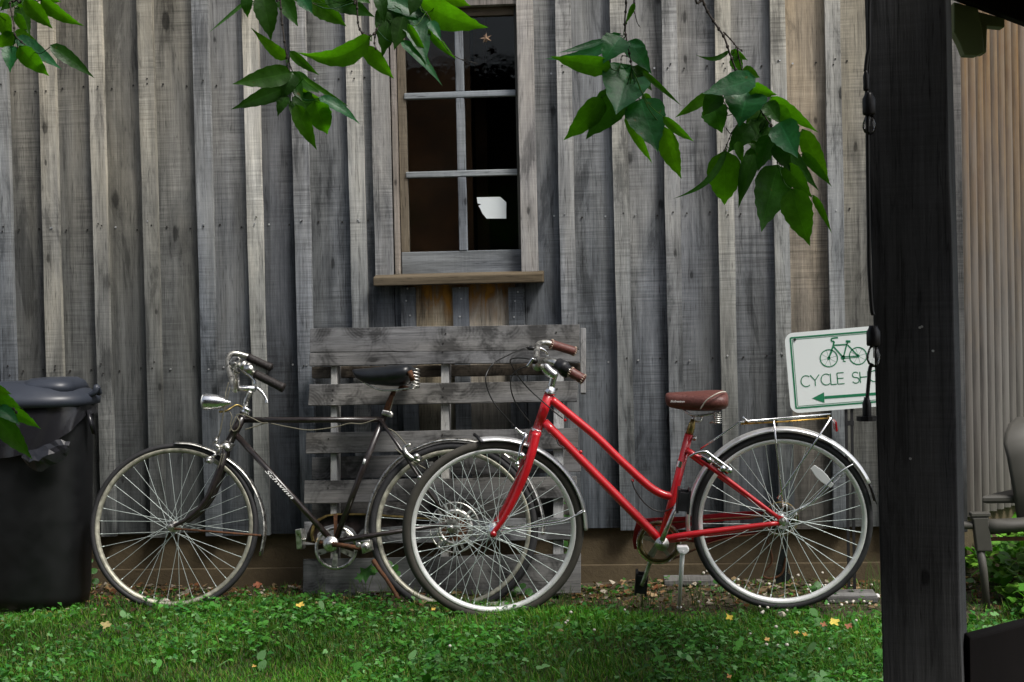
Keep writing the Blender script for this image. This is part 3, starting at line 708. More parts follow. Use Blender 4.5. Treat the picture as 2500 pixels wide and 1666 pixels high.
# lettering, strokes in a unit cell
def arc(cx, cy, rx, ry, a0, a1, n=14): return [(cx + rx * math.cos(R(a0 + (a1 - a0) * i / n)), cy + ry * math.sin(R(a0 + (a1 - a0) * i / n))) for i in range(n + 1)]
GL = {'C': (.80, [arc(.50, .5, .46, .5, 48, 312)]), 'Y': (.8, [[(0, 1), (.4, .5)], [(.8, 1), (.18, .0)][:1] + [(.4, .5), (.4, 0)]]), 'L': (.5, [[(0, 1), (0, 0), (.5, 0)]]),
      'E': (.6, [[(.6, 1), (0, 1), (0, 0), (.6, 0)], [(0, .5), (.55, .5)]]),
      'S': (.6, [arc(.3, .76, .27, .24, 30, 270, 12) + arc(.3, .26, .3, .26, 90, -160, 12)[1:]]), 'H': (.7, [[(0, 1), (0, 0)], [(.7, 1), (.7, 0)], [(0, .5), (.7, .5)]]),
      'O': (1.0, [arc(.5, .5, .5, .5, 0, 360, 24)]), 'P': (.55, [[(0, 0), (0, 1), (.3, 1)], arc(.3, .75, .24, .25, 90, -90, 10), [(.3, .5), (0, .5)]])}
GL['Y'] = (.8, [[(0, 1), (.4, .5)], [(.8, 1), (.4, .5), (.4, 0)]])
b = MB()
def word(txt, p0, h, adv, w):
    u, v = p0
    for ch in txt:
        wd, st = GL[ch]
        for s2 in st: seg(b, [(u + x * h, v + y * h) for x, y in s2], w)
        u += (wd + adv) * h
H6 = 96 * k6
word('CYCLE', q6(376, 696), H6, .10, 8 * k6); b.build('lettering', M['green'], sg); b = MB(); word('SHOP', q6(826, 664), H6, .10, 8 * k6)
b.build('lettering', M['green'], sg)
b = MB(); a0_ = q6(590, 786); a1_ = q6(1000, 756); a2_ = (a0_[0] + .47, a0_[1] + .004)
dx_, dy_ = a1_[0] - a0_[0], a1_[1] - a0_[1]; ln = math.hypot(dx_, dy_); dx_, dy_ = dx_ / ln, dy_ / ln
ribbon(b, [(a0_[0] - .01, a0_[1]), (a0_[0] + dx_ * .47, a0_[1] + dy_ * .47)], 24 * k6)
b.hexa([S(*q6(472, 794), .0024), S(*q6(580, 833), .0024), S(*q6(576, 741), .0024)], (0, .0003, 0)); b.build('arrow_print', M['green'], sg)
b = MB(); c = q6(322, 284); b.disc(S(*c, .003), (0, 1, 0), .0045, .003, 12); c = (1 - c[0], c[1]); b.disc(S(*c, .003), (0, 1, 0), .0045, .003, 12); b.build('bolt', M['signback'], sg)
b = MB()
for px in (2066, 2080):
    p = P(px, 985, YG); b.box((p.x - .005, YG + .006, .0), (p.x + .005, YG + .014, p.z + .12))
b.box((P(2066, 900, YG).x - .005, YG + .005, P(2066, 1040, YG).z), (P(2080, 900, YG).x + .005, YG + .0145, P(2066, 1028, YG).z))
b.build('stake', M['signback'], sg)

# ================================================================ BIN
BCX, BCY = P(74, 1150, -.34).x, -.34
bin_ = thing('wheelie_bin', 'large black rubbish bin with slate lid and liner, left of the brown bicycle', 'bin', (BCX, BCY, 0))
sc_ = 1 / pxm(Vector((BCX, BCY, .6)))
zl_ = P(75, 990, BCY - .2).z; rB = 158 * sc_
def sup(cx, cy, z, rx, ry, e=2.6, n=56, fn=None):
    out = []
    for i in range(n):
        a = 2 * math.pi * i / n; c, s = math.cos(a), math.sin(a); k = (abs(c) ** e + abs(s) ** e) ** (-1 / e)
        rr_, dz = fn(a) if fn else (0, 0); out.append(Vector((cx + (rx + rr_) * k * c, cy + (ry + rr_) * k * s, z + dz)))
    return out
b = MB(); b.loft([sup(BCX, BCY, z, r, r * .76) for z, r in ((-.01, rB * .80), (.05, rB * .85), (.4, rB * .91), (zl_ - .03, rB * .97), (zl_ - .005, rB * .98), (zl_ - .005, rB * .9))], True); b.build('body', M['binbody'], bin_)
b = MB(); b.loft([sup(BCX, BCY, z, r, r * .78) for z, r in ((zl_ - .012, rB * 1.0), (zl_ - .010, rB * 1.06), (zl_ + .014, rB * 1.07), (zl_ + .030, rB * 1.02), (zl_ + .050, rB * .88), (zl_ + .056, rB * .84), (zl_ + .074, rB * .60), (zl_ + .080, rB * .52), (zl_ + .083, rB * .2), (zl_ + .083, .01))], True)
lid = b.build('lid', M['lid'], bin_)
b = MB(); b.loft([sup(BCX + rB * .42, BCY, z, r, r * 1.25, 3.4, 32) for z, r in ((zl_ + .045, rB * .46), (zl_ + .078, rB * .40), (zl_ + .092, rB * .30), (zl_ + .095, rB * .1))], True); b.build('lid_panel', M['lid'], lid)
b = MB(); b.tube(cat_rom([Vector((BCX + rB * .98, BCY - .03, zl_ + .02)), Vector((BCX + rB * 1.10, BCY - .035, zl_ + .035)), Vector((BCX + rB * 1.13, BCY - .03, zl_ + .055)), Vector((BCX + rB * 1.12, BCY, zl_ + .03))]), .012, 8); b.build('handle', M['lid'], bin_)
# liner: a wrinkled film hanging lower at the front left, with a bunched tail
def edge(a):      # angle -> how far it hangs
    f = math.cos(a - R(262)); return .035 + .15 * max(0, f) ** 1.6
b = MB(); rings = []
for k in range(9):
    t = k / 8
    def fn(a, t=t):
        w = .004 * math.sin(a * 9 + 2 * t) + .0015 * math.sin(a * 23 + t * 5); return (w * (t ** .6) * 1.3 + .004 + .006 * t, -edge(a) * t - .003 * math.sin(a * 5) * t)
    rings.append(sup(BCX, BCY, zl_ - .012, rB * .985, rB * .755, n=180, fn=fn))
b.loft(rings, True, False); b.build('liner', M['bag'], bin_)
b = MB(); up_ = [(52, 1112), (72, 1100), (95, 1094), (120, 1082), (145, 1074), (168, 1082)]; lo_ = [(60, 1122), (82, 1150), (104, 1150), (126, 1138), (150, 1124), (166, 1100)]
rows = []; q0 = cat_rom([P(x, y, BCY - rB * .80) for x, y in up_], 2); q1 = cat_rom([P(x, y, BCY - rB * .82) for x, y in lo_], 2); rt = random.Random(4)
for k in range(5):
    row = []
    for a_, c_ in zip(q0, q1):
        p = a_.lerp(c_, k / 4); dx_ = (p.x - P(90, 1120, BCY - rB * .8).x); ed = min(1, min(k, 4 - k) / 2 + .2)
        row.append(p + Vector((rt.uniform(-.003, .003), dx_ * dx_ * 1.2 - .010 * ed - rt.uniform(0, .014) * ed, rt.uniform(-.004, .004))))
    rows.append(row)
b.loft(rows, False, False, False); b.build('liner_tail', M['bag'], bin_)
b = MB(); c = Vector((BCX + rB * 1.0, BCY - .05, zl_ - .08)); b.loft([[c + Vector((.0, -.01, .05)), c + Vector((.01, .0, .05)), c + Vector((0, .01, .05))], [c + Vector((.012, -.02, 0)), c + Vector((.026, .0, .0)), c + Vector((.005, .02, 0))], [c + Vector((.02, -.01, -.04)), c + Vector((.03, .0, -.045)), c + Vector((.01, .01, -.03))]], True); b.build('liner_knot', M['bag'], bin_)

# ================================================================ RESIN CHAIR at the right edge (faces left, seen from its side)
YCh = -.62
ch = thing('garden_chair', 'grey resin garden armchair cut off by the right edge of the photo', 'chair', (G(2450, 1460).x, YCh, 0))
def C_(x, y, dy=0): return P(x, y, YCh + dy)
KX = .85
def legp(y0):
    b = MB(); t0, t1 = C_(2391, 1262, y0), C_(2402, 1345, y0); b.loft([[p + Vector((-w, -.018, 0)), p + Vector((w, -.018, 0)), p + Vector((w, .018, 0)), p + Vector((-w, .018, 0))] for p, w in ((t0, .030), (t0.lerp(t1, .1), .026), (t1, .027))], False)
    o = b.build('leg', M['resin'], ch, bevel=.004); b = MB(); b.tube([C_(2393, 1340, y0), C_(2402, 1400, y0), Vector((C_(2410, 1458, y0).x, YCh + y0, -.01))], [.015, .014, .012], 12); b.build('foot_tube', M['resin'], o)
    b = MB(); q = C_(2391, 1258, y0); b.box((q.x - .032, YCh + y0 - .02, q.z - .004), (q.x + .034, YCh + y0 + .02, q.z + .010)); b.build('leg_cap', M['resin'], o, bevel=.003)
legp(0)
bx = C_(2640, 1262).x
for dy in (0, .5):
    sx = dy * KX
    b = MB(); b.tube([Vector((bx + sx, YCh + dy, .42)), Vector((bx + .05 + sx, YCh + dy, -.01))], [.02, .014], 10); b.build('leg', M['resin'], ch)
    if dy: continue
    b = MB(); zA = C_(2420, 1284).z
    rings = []
    for t in range(9):
        x = C_(2391, 1290).x + .004 + (bx + .05 - C_(2391, 1290).x) * t / 8; w = .028 * (math.sin(min(1, t / 2.2 + .12) * math.pi / 2)) ; z = zA - .012 * math.cos(t / 8 * math.pi) + .008
        rings.append([Vector((x + sx, YCh + dy + w * math.cos(2 * math.pi * k / 12) * 1.4, z + (.020 + .008 * (1 - t / 8)) * math.sin(2 * math.pi * k / 12))) for k in range(12)])
    b.loft(rings, True); b.build('armrest', M['resin'], ch)
b = MB(); x_ = C_(2402, 1330).x; b.hexa([(x_, YCh + .03, .37), (bx + .02, YCh + .03, .37), (bx + .02 + KX * .45, YCh + .47, .37), (x_ + KX * .45, YCh + .47, .37)], (0, 0, .03)); b.build('seat', M['resin'], ch, bevel=.01)
b = MB(); x_ = C_(2412, 1315).x; b.box((x_, YCh - .01, C_(2430, 1312).z - .012), (bx, YCh + .008, C_(2430, 1312).z)); b.build('seat_rail', M['rust'], ch)
b = MB(); rings = []
prof = [(2491, 1300, 0), (2476, 1200, .0), (2462, 1120, 0), (2457, 1085, .02), (2466, 1062, .05), (2485, 1042, .10), (2520, 1028, .17)]
for x, y, ins in prof:
    p = C_(x, y); rings.append([Vector((p.x, YCh + .02 + ins, p.z)), Vector((p.x + .012, YCh + .01 + ins, p.z)), Vector((p.x + .16, YCh + .02 + ins, p.z + .0)), Vector((p.x + .16 + KX * .48, YCh + .48 - ins, p.z)), Vector((p.x + .012 + KX * .48, YCh + .49 - ins, p.z)), Vector((p.x + KX * .48, YCh + .48 - ins, p.z))])
b.loft(rings, True); b.build('backrest', M['resin'], ch)
b = MB(); b.disc(C_(2362, 1283, -.0), (1, 0, 0), .014, .03, 14); b.build('bolt', M['resin'], ch)

# ================================================================ BICYCLES
def z3(x, y): return (700 + x / 3.336, 1100 + y / 3.336)       # helpers that undo the enlargement of my notes
def z4(x, y): return (1150 + x / 3.92, 800 + y / 3.92)
def z5(x, y): return (1500 + x / 3.336, 900 + y / 3.336)
def z7(x, y): return (1500 + x / 2.353, 1180 + y / 2.353)
def z1(x, y): return (x / 3.336, 850 + y / 3.336)
def z2(x, y): return (450 + x / 3.92, 830 + y / 3.92)
def zb(x, y): return (480 + x / 9.8, 850 + y / 9.8)            # brown handlebar close-up
def zr_(x, y): return (1100 + x / 6.533, 820 + y / 6.533)      # red handlebar close-up

def make_wheel(thing_, pl_, cpx, rrim, rtyre, steer=0.0, mr=None, mt=None, ms=None, mh=None, w=0.0, nsp=36, phase=0.0, cr=3, th=17):
    c = pl_(*cpx, w); s = 1 / pxm(c); n = Matrix.Rotation(R(steer), 3, pl_.u) @ pl_.n; e2 = pl_.u; e1 = e2.cross(n); e1.normalize()
    if e1.x < 0: e1 = -e1
    Rr, Rt = rrim * s, rtyre * s; hw = .0115
    m = MB(); m.torus(c, e1, e2, n, [(Rr, -hw), (Rr, hw), (Rr - .004, hw + .0012), (Rr - .0125, hw * .85), (Rr - .0165, hw * .3), (Rr - .0165, -hw * .3), (Rr - .0125, -hw * .85), (Rr - .004, -hw - .0012)], 96)
    wh = m.build('wheel', mr, thing_)
    mid = (Rr + Rt) / 2 - .001; rt = (Rt - Rr) / 2 + .002; tw = max(.0165, rt)
    m = MB(); m.torus(c, e1, e2, n, [(mid + rt * math.cos(2 * math.pi * k / 14), tw * math.sin(2 * math.pi * k / 14)) for k in range(14)], 96); m.build('tyre', mt, wh)
    m = MB(); m.lathe(c - n * .052, n, [(0, 0), (.006, 0), (.006, .016), (.021, .018), (.021, .023), (.011, .026), (.011, .078), (.021, .081), (.021, .086), (.006, .088), (.006, .104), (0, .104)], 20); m.build('hub', mh or mr, wh)
    for i in range(nsp):
        side = 1 if i % 2 else -1; a = 2 * math.pi * i / nsp + phase; dr = 1 if (i // 2) % 2 else -1
        ah = a + dr * R(68 if cr == 3 else 40)
        p0 = c + n * side * .031 + (e1 * math.cos(ah) + e2 * math.sin(ah)) * .019; p1 = c + n * side * .003 + (e1 * math.cos(a) + e2 * math.sin(a)) * (Rr - .015)
        m = MB(); m.tube([p0, p1], .0010, 4, False); d = (p1 - p0).normalized(); m.tube([p1 - d * .012, p1], .0019, 5); m.build('spoke', ms, wh)
    return wh, c, e1, e2, n, s
def fender(thing_, c, e1, e2, n, r, a0, a1, mat_, w=.025, h=.012, name='fender', nseg=48):
    prof = [(r + h * (math.cos(R(t)) - 1), w * math.sin(R(t)) / math.sin(R(80))) for t in range(-80, 81, 20)]
    prof += [(rr_ - .0018, l * .95) for rr_, l in prof[::-1]]
    m = MB(); m.torus(c, e1, e2, n, prof, nseg, a0, a1); return m.build(name, mat_, thing_)
def T(thing_, pl_, pts, r, name, mat_, n=12, smooth=True, flat=1.0, label=None, parent=None):
    q = [pl_(*(p if len(p) == 3 else (*p, 0))) for p in pts]
    m = MB(); m.tube(cat_rom(q) if smooth and len(q) > 2 else q, r, n, flat=flat); return m.build(name, mat_, parent or thing_, label=label)
def A3(p, w): return (p[0], p[1], w)
def script_text(thing_, parent, txt, pl_, p0, p1, h_px, w, mat_, name):
    cu = bpy.data.curves.new(name, 'FONT'); cu.body = txt; cu.shear = .35; cu.offset = .012; cu.extrude = .004; cu.resolution_u = 3
    o = bpy.data.objects.new('tmp', cu); me = bpy.data.meshes.new_from_object(o); bpy.data.objects.remove(o)
    a, b_ = pl_(*p0, w), pl_(*p1, w); xs_ = [v.co.x for v in me.vertices]; L = (max(xs_) - min(xs_)); ex_ = (b_ - a) / L; el = ex_.length
    exn = ex_.normalized(); eyn = pl_.n.cross(exn); 
    if eyn.z < 0: eyn = -eyn
    hs_ = h_px / pxm(a) / .72; x0 = min(xs_)
    m = MB(); m.v = [tuple(a + exn * ((v.co.x - x0) * el) + eyn * (v.co.y * hs_) + pl_.n * v.co.z * .02) for v in me.vertices]; m.f = [tuple(p.vertices) for p in me.polygons]; m.s = [False] * len(m.f)
    m.build(name, mat_, parent); bpy.data.meshes.remove(me)

# ---------------------------------------------------------------- the red bicycle
RB = Plane(-.64, -4.0)
red = thing('bicycle', 'red step-through bicycle with brown saddle and grips, standing on its kickstand', 'bicycle', tuple(G(1660, 1490)))
fw, fc, f1, f2, fn_, fs_ = make_wheel(red, RB, (1205, 1295), 202, 222, 9, M['alloy'], M['dusttyre'], M['spoke'], M['chrome'], phase=.06)
rw, rc, r1, r2, rn, rs_ = make_wheel(red, RB, (1909, 1273), 204, 219, 0, M['alloy'], M['tyre'], M['spoke'], M['chrome'], phase=.02)
fender(red, fc, f1, f2, fn_, 232 * fs_, -2, 97, M['fender'], h=.015)
fender(red, rc, r1, r2, rn, 234 * rs_, 24, 190, M['fender'], h=.015)
o = fender(red, rc, r1, r2, rn, 232 * rs_, 11, 23.5, M['black'], .03, .006, 'mudflap', 8)
clip = MB(); c_ = fc + (f1 * math.cos(R(98)) + f2 * math.sin(R(98))) * 231 * fs_; clip.tube([c_ - fn_ * .03 + Vector((-.01, 0, .008)), c_ + Vector((0, 0, .003)), c_ + fn_ * .028 + Vector((.012, 0, -.012))], .006, 8); clip.build('fender_tip', M['black'], red)
# frame tubes
T(red, RB, [z4(752, 628), z4(637, 968)], .0175, 'head_tube', M['red'], 16)
top = [z4(775, 690), z4(1200, 1040), z4(1480, 1320), (1560, 1163), (1592, 1193), (1618, 1207), (1646, 1212)]
T(red, RB, [z4(770, 690), z4(980, 862), z4(1200, 1045), z4(1380, 1222), z4(1500, 1335), (1562, 1168), (1592, 1193), (1620, 1208), (1648, 1213)], .0142, 'top_tube', M['red'], 14)
T(red, RB, [z4(700, 905), (1470, 1175), (1612, 1319)], .0158, 'down_tube', M['red'], 14)
T(red, RB, [z5(607, 535), z5(480, 1045), z5(388, 1385)], .0148, 'seat_tube', M['red'], 14, False)
T(red, RB, [A3(z5(590, 662), .012), A3(z5(700, 740), .035), A3(z5(1345, 1222), .058)], [.0105, .0095, .007], 'seat_stay', M['red'])
T(red, RB, [A3(z5(590, 680), -.012), A3(z5(700, 762), -.035), A3(z5(1345, 1235), -.058)], [.0105, .0095, .007], 'seat_stay', M['red'])
T(red, RB, [A3(z5(400, 1392), .02), A3(z5(640, 1350), .045), A3(z5(1345, 1258), .058)], [.013, .012, .0085], 'chain_stay', M['red'])
T(red, RB, [A3(z5(400, 1398), -.02), A3(z5(640, 1370), -.045), A3(z5(1345, 1262), -.058)], [.013, .012, .0085], 'chain_stay', M['red'])
ls = MB(); c = RB(*z5(385, 1407)); ls.tube([c - RB.n * .036, c + RB.n * .036], .021, 20); ls.build('bottom_bracket', M['red'], red)
ls = MB(); ls.disc(c + RB.n * .039, RB.n, .0245, .006, 28, True); ls.disc(c + RB.n * .043, RB.n, .0175, .006, 22, True); ls.disc(c + RB.n * .047, RB.n, .010, .008, 18, True); ls.build('bearing_cup', M['oldchrome'], red)
for nm, w in (('dropout', .06), ('dropout', -.06)):
    ls = MB(); q = [RB(*z5(*p), w) for p in ((1320, 1190), (1375, 1205), (1385, 1260), (1335, 1285))]; ls.hexa(q, tuple(RB.n * .004)); ls.build(nm, M['red'], red, bevel=.001)
# fork, two blades that follow the steered wheel
def FKP(x, y, w): return RB(x, y) + fn_ * w
ls = MB(); ls.tube(cat_rom([FKP(*z4(635, 985), 0), FKP(*z4(610, 1040), 0)]), .0175, 14); ls.tube(cat_rom([FKP(1309, 1058, .022) , FKP(1309, 1058, -.022)]), .016, 12); ls.build('fork_crown', M['red'], red)
for w in (.045, -.045):
    ls = MB(); ls.tube(cat_rom([FKP(1307, 1056, w * .55), FKP(1296, 1098, w * .85), FKP(1279, 1150, w), FKP(1262, 1192, w), FKP(1243, 1232, w), FKP(1222, 1268, w), FKP(1203, 1293, w)]), [.0165, .016, .0145, .012, .010, .0085], 14); ls.build('fork_blade', M['red'], red)
for w in (.058,):
    ls = MB(); c = FKP(1201, 1296, w); ls.disc(c, fn_, .0115, .012, 14, True); ls.build('axle_nut', M['redlens'], red)
c = RB(*z5(1371, 1246), .07); ls = MB(); ls.lathe(c - RB.n * .01, RB.n, [(0, 0), (.014, 0), (.014, .006), (.009, .007), (.009, .014), (.005, .015), (.005, .024), (0, .024)], 6, False); ls.build('axle_nut', M['oldchrome'], red)
# headset, stem, bars
ls = MB(); hd = (RB(*z4(752, 628)) - RB(*z4(637, 968))).normalized(); c = RB(*z4(752, 628))
ls.lathe(c, hd, [(0, 0), (.021, 0), (.022, .005), (.018, .009), (.019, .013), (.0155, .015), (.0155, .023), (.013, .024), (0, .024)], 22); ls.build('headset', M['chrome'], red); ls = MB(); ls.lathe(RB(*z4(637, 968)), -hd, [(0, 0), (.02, 0), (.0235, .004), (.019, .010), (0, .01)], 22); ls.build('crown_race', M['chrome'], red)
stm = T(red, RB, [z4(762, 590), z4(783, 500), z4(806, 425)], [.012, .0125, .0135], 'stem', M['chrome'], 16)
T(red, RB, [zr_(1670, 640), zr_(1560, 560), zr_(1440, 400)], [.018, .0185, .016], 'stem_arm', M['chrome'], 16, parent=stm)
ls = MB(); c0, c1 = RB(*zr_(1390, 480), -.025), RB(*zr_(1400, 480), .028); ls.tube([c0, c1], .019, 18); ls.build('bar_clamp', M['oldchrome'], stm)
bar = [A3(zr_(2120, 700), .30), A3(zr_(1900, 570), .29), A3(zr_(1700, 450), .275), A3(zr_(1560, 400), .24), A3(zr_(1440, 400), .14), A3(zr_(1395, 440), .05), A3(zr_(1390, 480), .0),
       A3(zr_(1385, 440), -.05), A3(zr_(1375, 330), -.11), A3(zr_(1375, 220), -.17), A3(zr_(1410, 140), -.225), A3(zr_(1490, 110), -.25), A3(zr_(1600, 130), -.265), A3(zr_(1980, 250), -.30)]
T(red, RB, bar, .0112, 'handlebar', M['oldchrome'], 14)
for pts, nm in (([A3(zr_(1900, 570), .29), A3(zr_(2130, 705), .30)], 'near'), ([A3(zr_(1590, 130), -.265), A3(zr_(1990, 255), -.30)], 'far')):
    p = [RB(*q) for q in pts]; d = (p[1] - p[0]).normalized(); L = (p[1] - p[0]).length
    m = MB(); m.lathe(p[0], d, [(0, 0), (.0165, 0), (.0175, .004), (.0168, .012), (.0165, L * .5), (.0168, L - .01), (.0172, L - .002), (.012, L + .001), (0, L + .002)], 22); gr = m.build('grip', M['leather'], red)
    m = MB()
    for t in (.004, L - .004):
        for k in range(14):
            a_ = d.orthogonal().normalized(); b_ = d.cross(a_); q = p[0] + d * t + (a_ * math.cos(k * .449) + b_ * math.sin(k * .449)) * .0172; m.ell(q, [d * .0042, a_ * .0018, b_ * .0018], 6, 4)
    m.build('stitching', M['leatherend'], gr, kind='stuff')
m = MB(); p = [RB(*A3(zr_(1690, 430), .275)), RB(*A3(zr_(1890, 565), .29))]; d = (p[1] - p[0]).normalized(); L = (p[1] - p[0]).length
m.lathe(p[0], d, [(0, 0), (.017, 0), (.020, .006), (.020, L * .35), (.023, L * .4), (.023, L * .7), (.0185, L * .75), (.0185, L), (0, L)], 18); m.ell(p[0].lerp(p[1], .45) - Vector((0, 0, .02)), [d * .022, RB.n * .012, Vector((0, 0, .014))]); m.build('shifter', M['black'], red)
T(red, RB, [A3(zr_(1340, 220), -.2), A3(zr_(1420, 205), -.205), A3(zr_(1500, 240), -.21), A3(zr_(1545, 300), -.215), A3(zr_(1540, 335), -.215)], [.006, .008, .006, .004, .005], 'brake_lever', M['chrome'], 10, flat=1.4)
T(red, RB, [A3(zr_(1320, 360), .2), A3(zr_(1270, 430), .2), A3(zr_(1225, 490), .2)], [.006, .005, .0045], 'brake_lever', M['chrome'], 10)
m = MB(); m.ell(RB(*A3(zr_(1300, 200), -.19)), [RB.r * .018, RB.n * .012, RB.u * .009]); m.tube([RB(*A3(zr_(1255, 175), -.19)), RB(*A3(zr_(1210, 190), -.19))], .004, 8); m.build('lever_mount', M['cable'], red); m = MB(); m.ell(RB(*A3(zr_(1330, 400), .19)), [RB.r * .014, RB.n * .012, RB.u * .012]); m.build('lever_mount', M['cable'], red)
for pts in ([A3(zr_(1240, 172), -.19), A3(zr_(1100, 225), -.16), A3(zr_(900, 320), -.1), A3(zr_(700, 430), -.02), A3(zr_(600, 550), 0), A3(zr_(560, 680), .02), A3(zr_(590, 850), .02), A3(zr_(680, 1050), .02), A3(zr_(820, 1230), .02), A3(zr_(1020, 1440), 0)],
            [A3(zr_(1330, 380), .2), A3(zr_(1100, 355), .18), A3(zr_(960, 380), .14), A3(zr_(980, 480), .1), A3(zr_(1120, 700), .05), A3(zr_(1280, 880), .03), A3(zr_(1480, 1060), .025), A3(zr_(1650, 1210), .02), A3(zr_(1790, 1320), .016)],
            [A3(zr_(1225, 490), .19), A3(zr_(1080, 540), .14), A3(zr_(975, 650), .08), A3(zr_(960, 820), .03), A3(zr_(1010, 1010), .0), A3(zr_(1120, 1200), -.01), A3(zr_(1290, 1400), -.02)],
            [A3(zr_(1500, 1450), -.02), A3(zr_(1680, 1560), 0), A3(z4(830, 1105), .018), A3(z4(900, 1160), .018)],
            [A3(z5(140, 910), .02), A3(z5(170, 990), .02), A3(z5(240, 1090), .02), A3(z5(320, 1150), .02), A3(z5(400, 1165), .02), A3(z5(470, 1135), .02), A3(z5(520, 1080), .03)]):
    T(red, RB, pts, .0023, 'cable', M['cable'], 7)
m = MB()
for p in (z4(900, 885), z4(1545, 1465), z4(850, 1120), z4(1050, 1190)): m.ell(RB(*p, .004), [RB.r * .006, RB.n * .006, RB.u * .006], 8, 6)
m.build('cable_stops', M['red'], red, kind='stuff')
# saddle
def saddle(thing_, pl_, secs, mat_, name='saddle'):
    """secs: (x, ytop, ybot, halfwidth) in pixels / metres"""
    rings = []
    for x, yt, yb, hw in secs:
        a, b_ = pl_(x, yt), pl_(x, yb); cc = (a + b_) / 2; h = (a - b_).length / 2
        rings.append([cc + pl_.n * (hw * (abs(math.cos(t)) ** .7) * (1 if math.cos(t) > 0 else -1)) + pl_.u * (h * (abs(math.sin(t)) ** .8) * (1 if math.sin(t) > 0 else -1)) for t in [2 * math.pi * k / 20 for k in range(20)]])
    m = MB(); m.loft(rings, True); return m.build(name, mat_, thing_)
sd_ = saddle(red, RB, [(1624, 966, 980, .012), (1627, 961, 988, .022), (1634, 959, 994, .028), (1655, 958, 999, .034), (1685, 957, 1002, .050), (1710, 956, 1002, .070), (1735, 955, 1001, .084), (1755, 955, 999, .086), (1768, 956, 996, .078), (1775, 960, 990, .055), (1777, 966, 982, .03)], M['leather'])
T(red, RB, [A3(z5(905, 190), .045), A3(z5(860, 195), .082), A3(z5(800, 225), .090), A3(z5(745, 265), .085), A3(z5(700, 330), .074)], .0022, 'piping', M['piping'], 6, parent=sd_)
script_text(red, sd_, 'Schwinn', RB, z5(455, 275), z5(572, 278), 5.5, .046, M['white'], 'saddle_lettering')
T(red, RB, [z5(650, 388), z5(640, 430)], .0075, 'saddle_pin', M['chrome'], 12)
T(red, RB, [z5(648, 400), z5(628, 470), z5(609, 540)], [.0065, .0125, .0135], 'seat_post', M['brass'], 14, False)
m = MB()
for w in (-.03, .03):
    m.tube(cat_rom([RB(*z5(560, 335), w * .3), RB(*z5(620, 375), w), RB(*z5(700, 385), w), RB(*z5(790, 372), w), RB(*z5(870, 375), w)]), .0036, 8)
    cc = RB(*z5(840, 395), w * 1.9)
    m.tube([cc + RB.u * (.018 - .042 * t / 60) + (RB.n * math.cos(t * .6) + RB.r * math.sin(t * .6)) * .012 for t in range(60)], .0022, 6)
    m.tube([RB(*z5(780, 440), w), RB(*z5(850, 420), w * 1.6)], .004, 8)
m.tube(cat_rom([RB(*z5(650, 385), .02), RB(*z5(665, 425), .025), RB(*z5(700, 425), .025), RB(*z5(715, 390), .02)]), .004, 8); m.build('saddle_springs', M['oldchrome'], red)
m = MB(); m.lathe(RB(*z5(650, 562), -.012), RB.n, [(0, 0), (.0085, 0), (.0085, .024), (.0055, .025), (.0055, .030), (0, .030)], 14); m.build('seat_bolt', M['oldchrome'], red)
m = MB(); a_, b_ = RB(*z5(545, 752)), RB(*z5(532, 800)); m.tube([a_, b_], .0152, 16, False); m.build('seat_tube_band', M['chrome'], red)
# crank, pedals, chainring, guard
crk = MB(); crk.tube([RB(*z5(387, 1400), .052), RB(*z5(432, 1290), .062), RB(*z5(512, 1100), .070)], [.0105, .0085, .0075], 12, flat=.7); crk.build('crank', M['oldchrome'], red)
def pedal(thing_, pl_, c0, ax_len, up_, mat_, w0, hx=.022, hy=.045):
    m = MB(); a_ = pl_(*c0, w0); n_ = pl_.n * (1 if ax_len > 0 else -1); u_ = Vector((up_[0], 0, up_[1])).normalized(); v_ = n_.cross(u_)
    for s1 in (-1, 1):
        q = a_ + n_ * .012; m.hexa([q + v_ * s1 * hx - u_ * hy + v_ * .004, q + v_ * s1 * hx + u_ * hy + v_ * .004, q + v_ * s1 * hx + u_ * hy - v_ * .004, q + v_ * s1 * hx - u_ * hy - v_ * .004], tuple(n_ * .07))
    for t in (.012, .075): q = a_ + n_ * t; m.hexa([q - v_ * hx - u_ * hy * .8, q + v_ * hx - u_ * hy * .8, q + v_ * hx + u_ * hy * .8, q - v_ * hx + u_ * hy * .8], tuple(n_ * .006))
    m.tube([a_, a_ + n_ * .08], .008, 10); return m.build('pedal', mat_, thing_, bevel=.001)
pedal(red, RB, z5(556, 1050), .1, (.12, 1), M['black'], .075, .018, .040)
T(red, RB, [A3(z7(250, 335), -.055), A3(z7(210, 440), -.062), A3(z7(158, 590), -.068)], [.010, .0085, .0075], 'crank', M['oldchrome'], 12, flat=.7)
pedal(red, RB, z7(155, 590), -.1, (.1, 1), M['black'], -.07, .018, .040)
cr_ = RB(*z7(255, 338), -.045); k_ = 1 / pxm(cr_)
m = MB(); m.torus(cr_, RB.r, RB.u, RB.n, [(.095 * .78, -.001), (.095 * .78, .001), (.062, .001), (.062, -.001)], 48); 
for i in range(5): a = i * 1.2566 + .3; dd = RB.r * math.cos(a) + RB.u * math.sin(a); m.hexa([cr_ + dd * .015 - dd.cross(RB.n) * .008, cr_ + dd * .066 - dd.cross(RB.n) * .006, cr_ + dd * .066 + dd.cross(RB.n) * .006, cr_ + dd * .015 + dd.cross(RB.n) * .008], tuple(RB.n * .003))
m.build('chainring', M['oldalloy'], red)
m = MB(); m.torus(cr_ + RB.n * .006, RB.r, RB.u, RB.n, [(.079, -.0008), (.079, .0008), (.058, .0008), (.058, -.0008)], 48); m.build('chainring_shield', M['disc'], red)
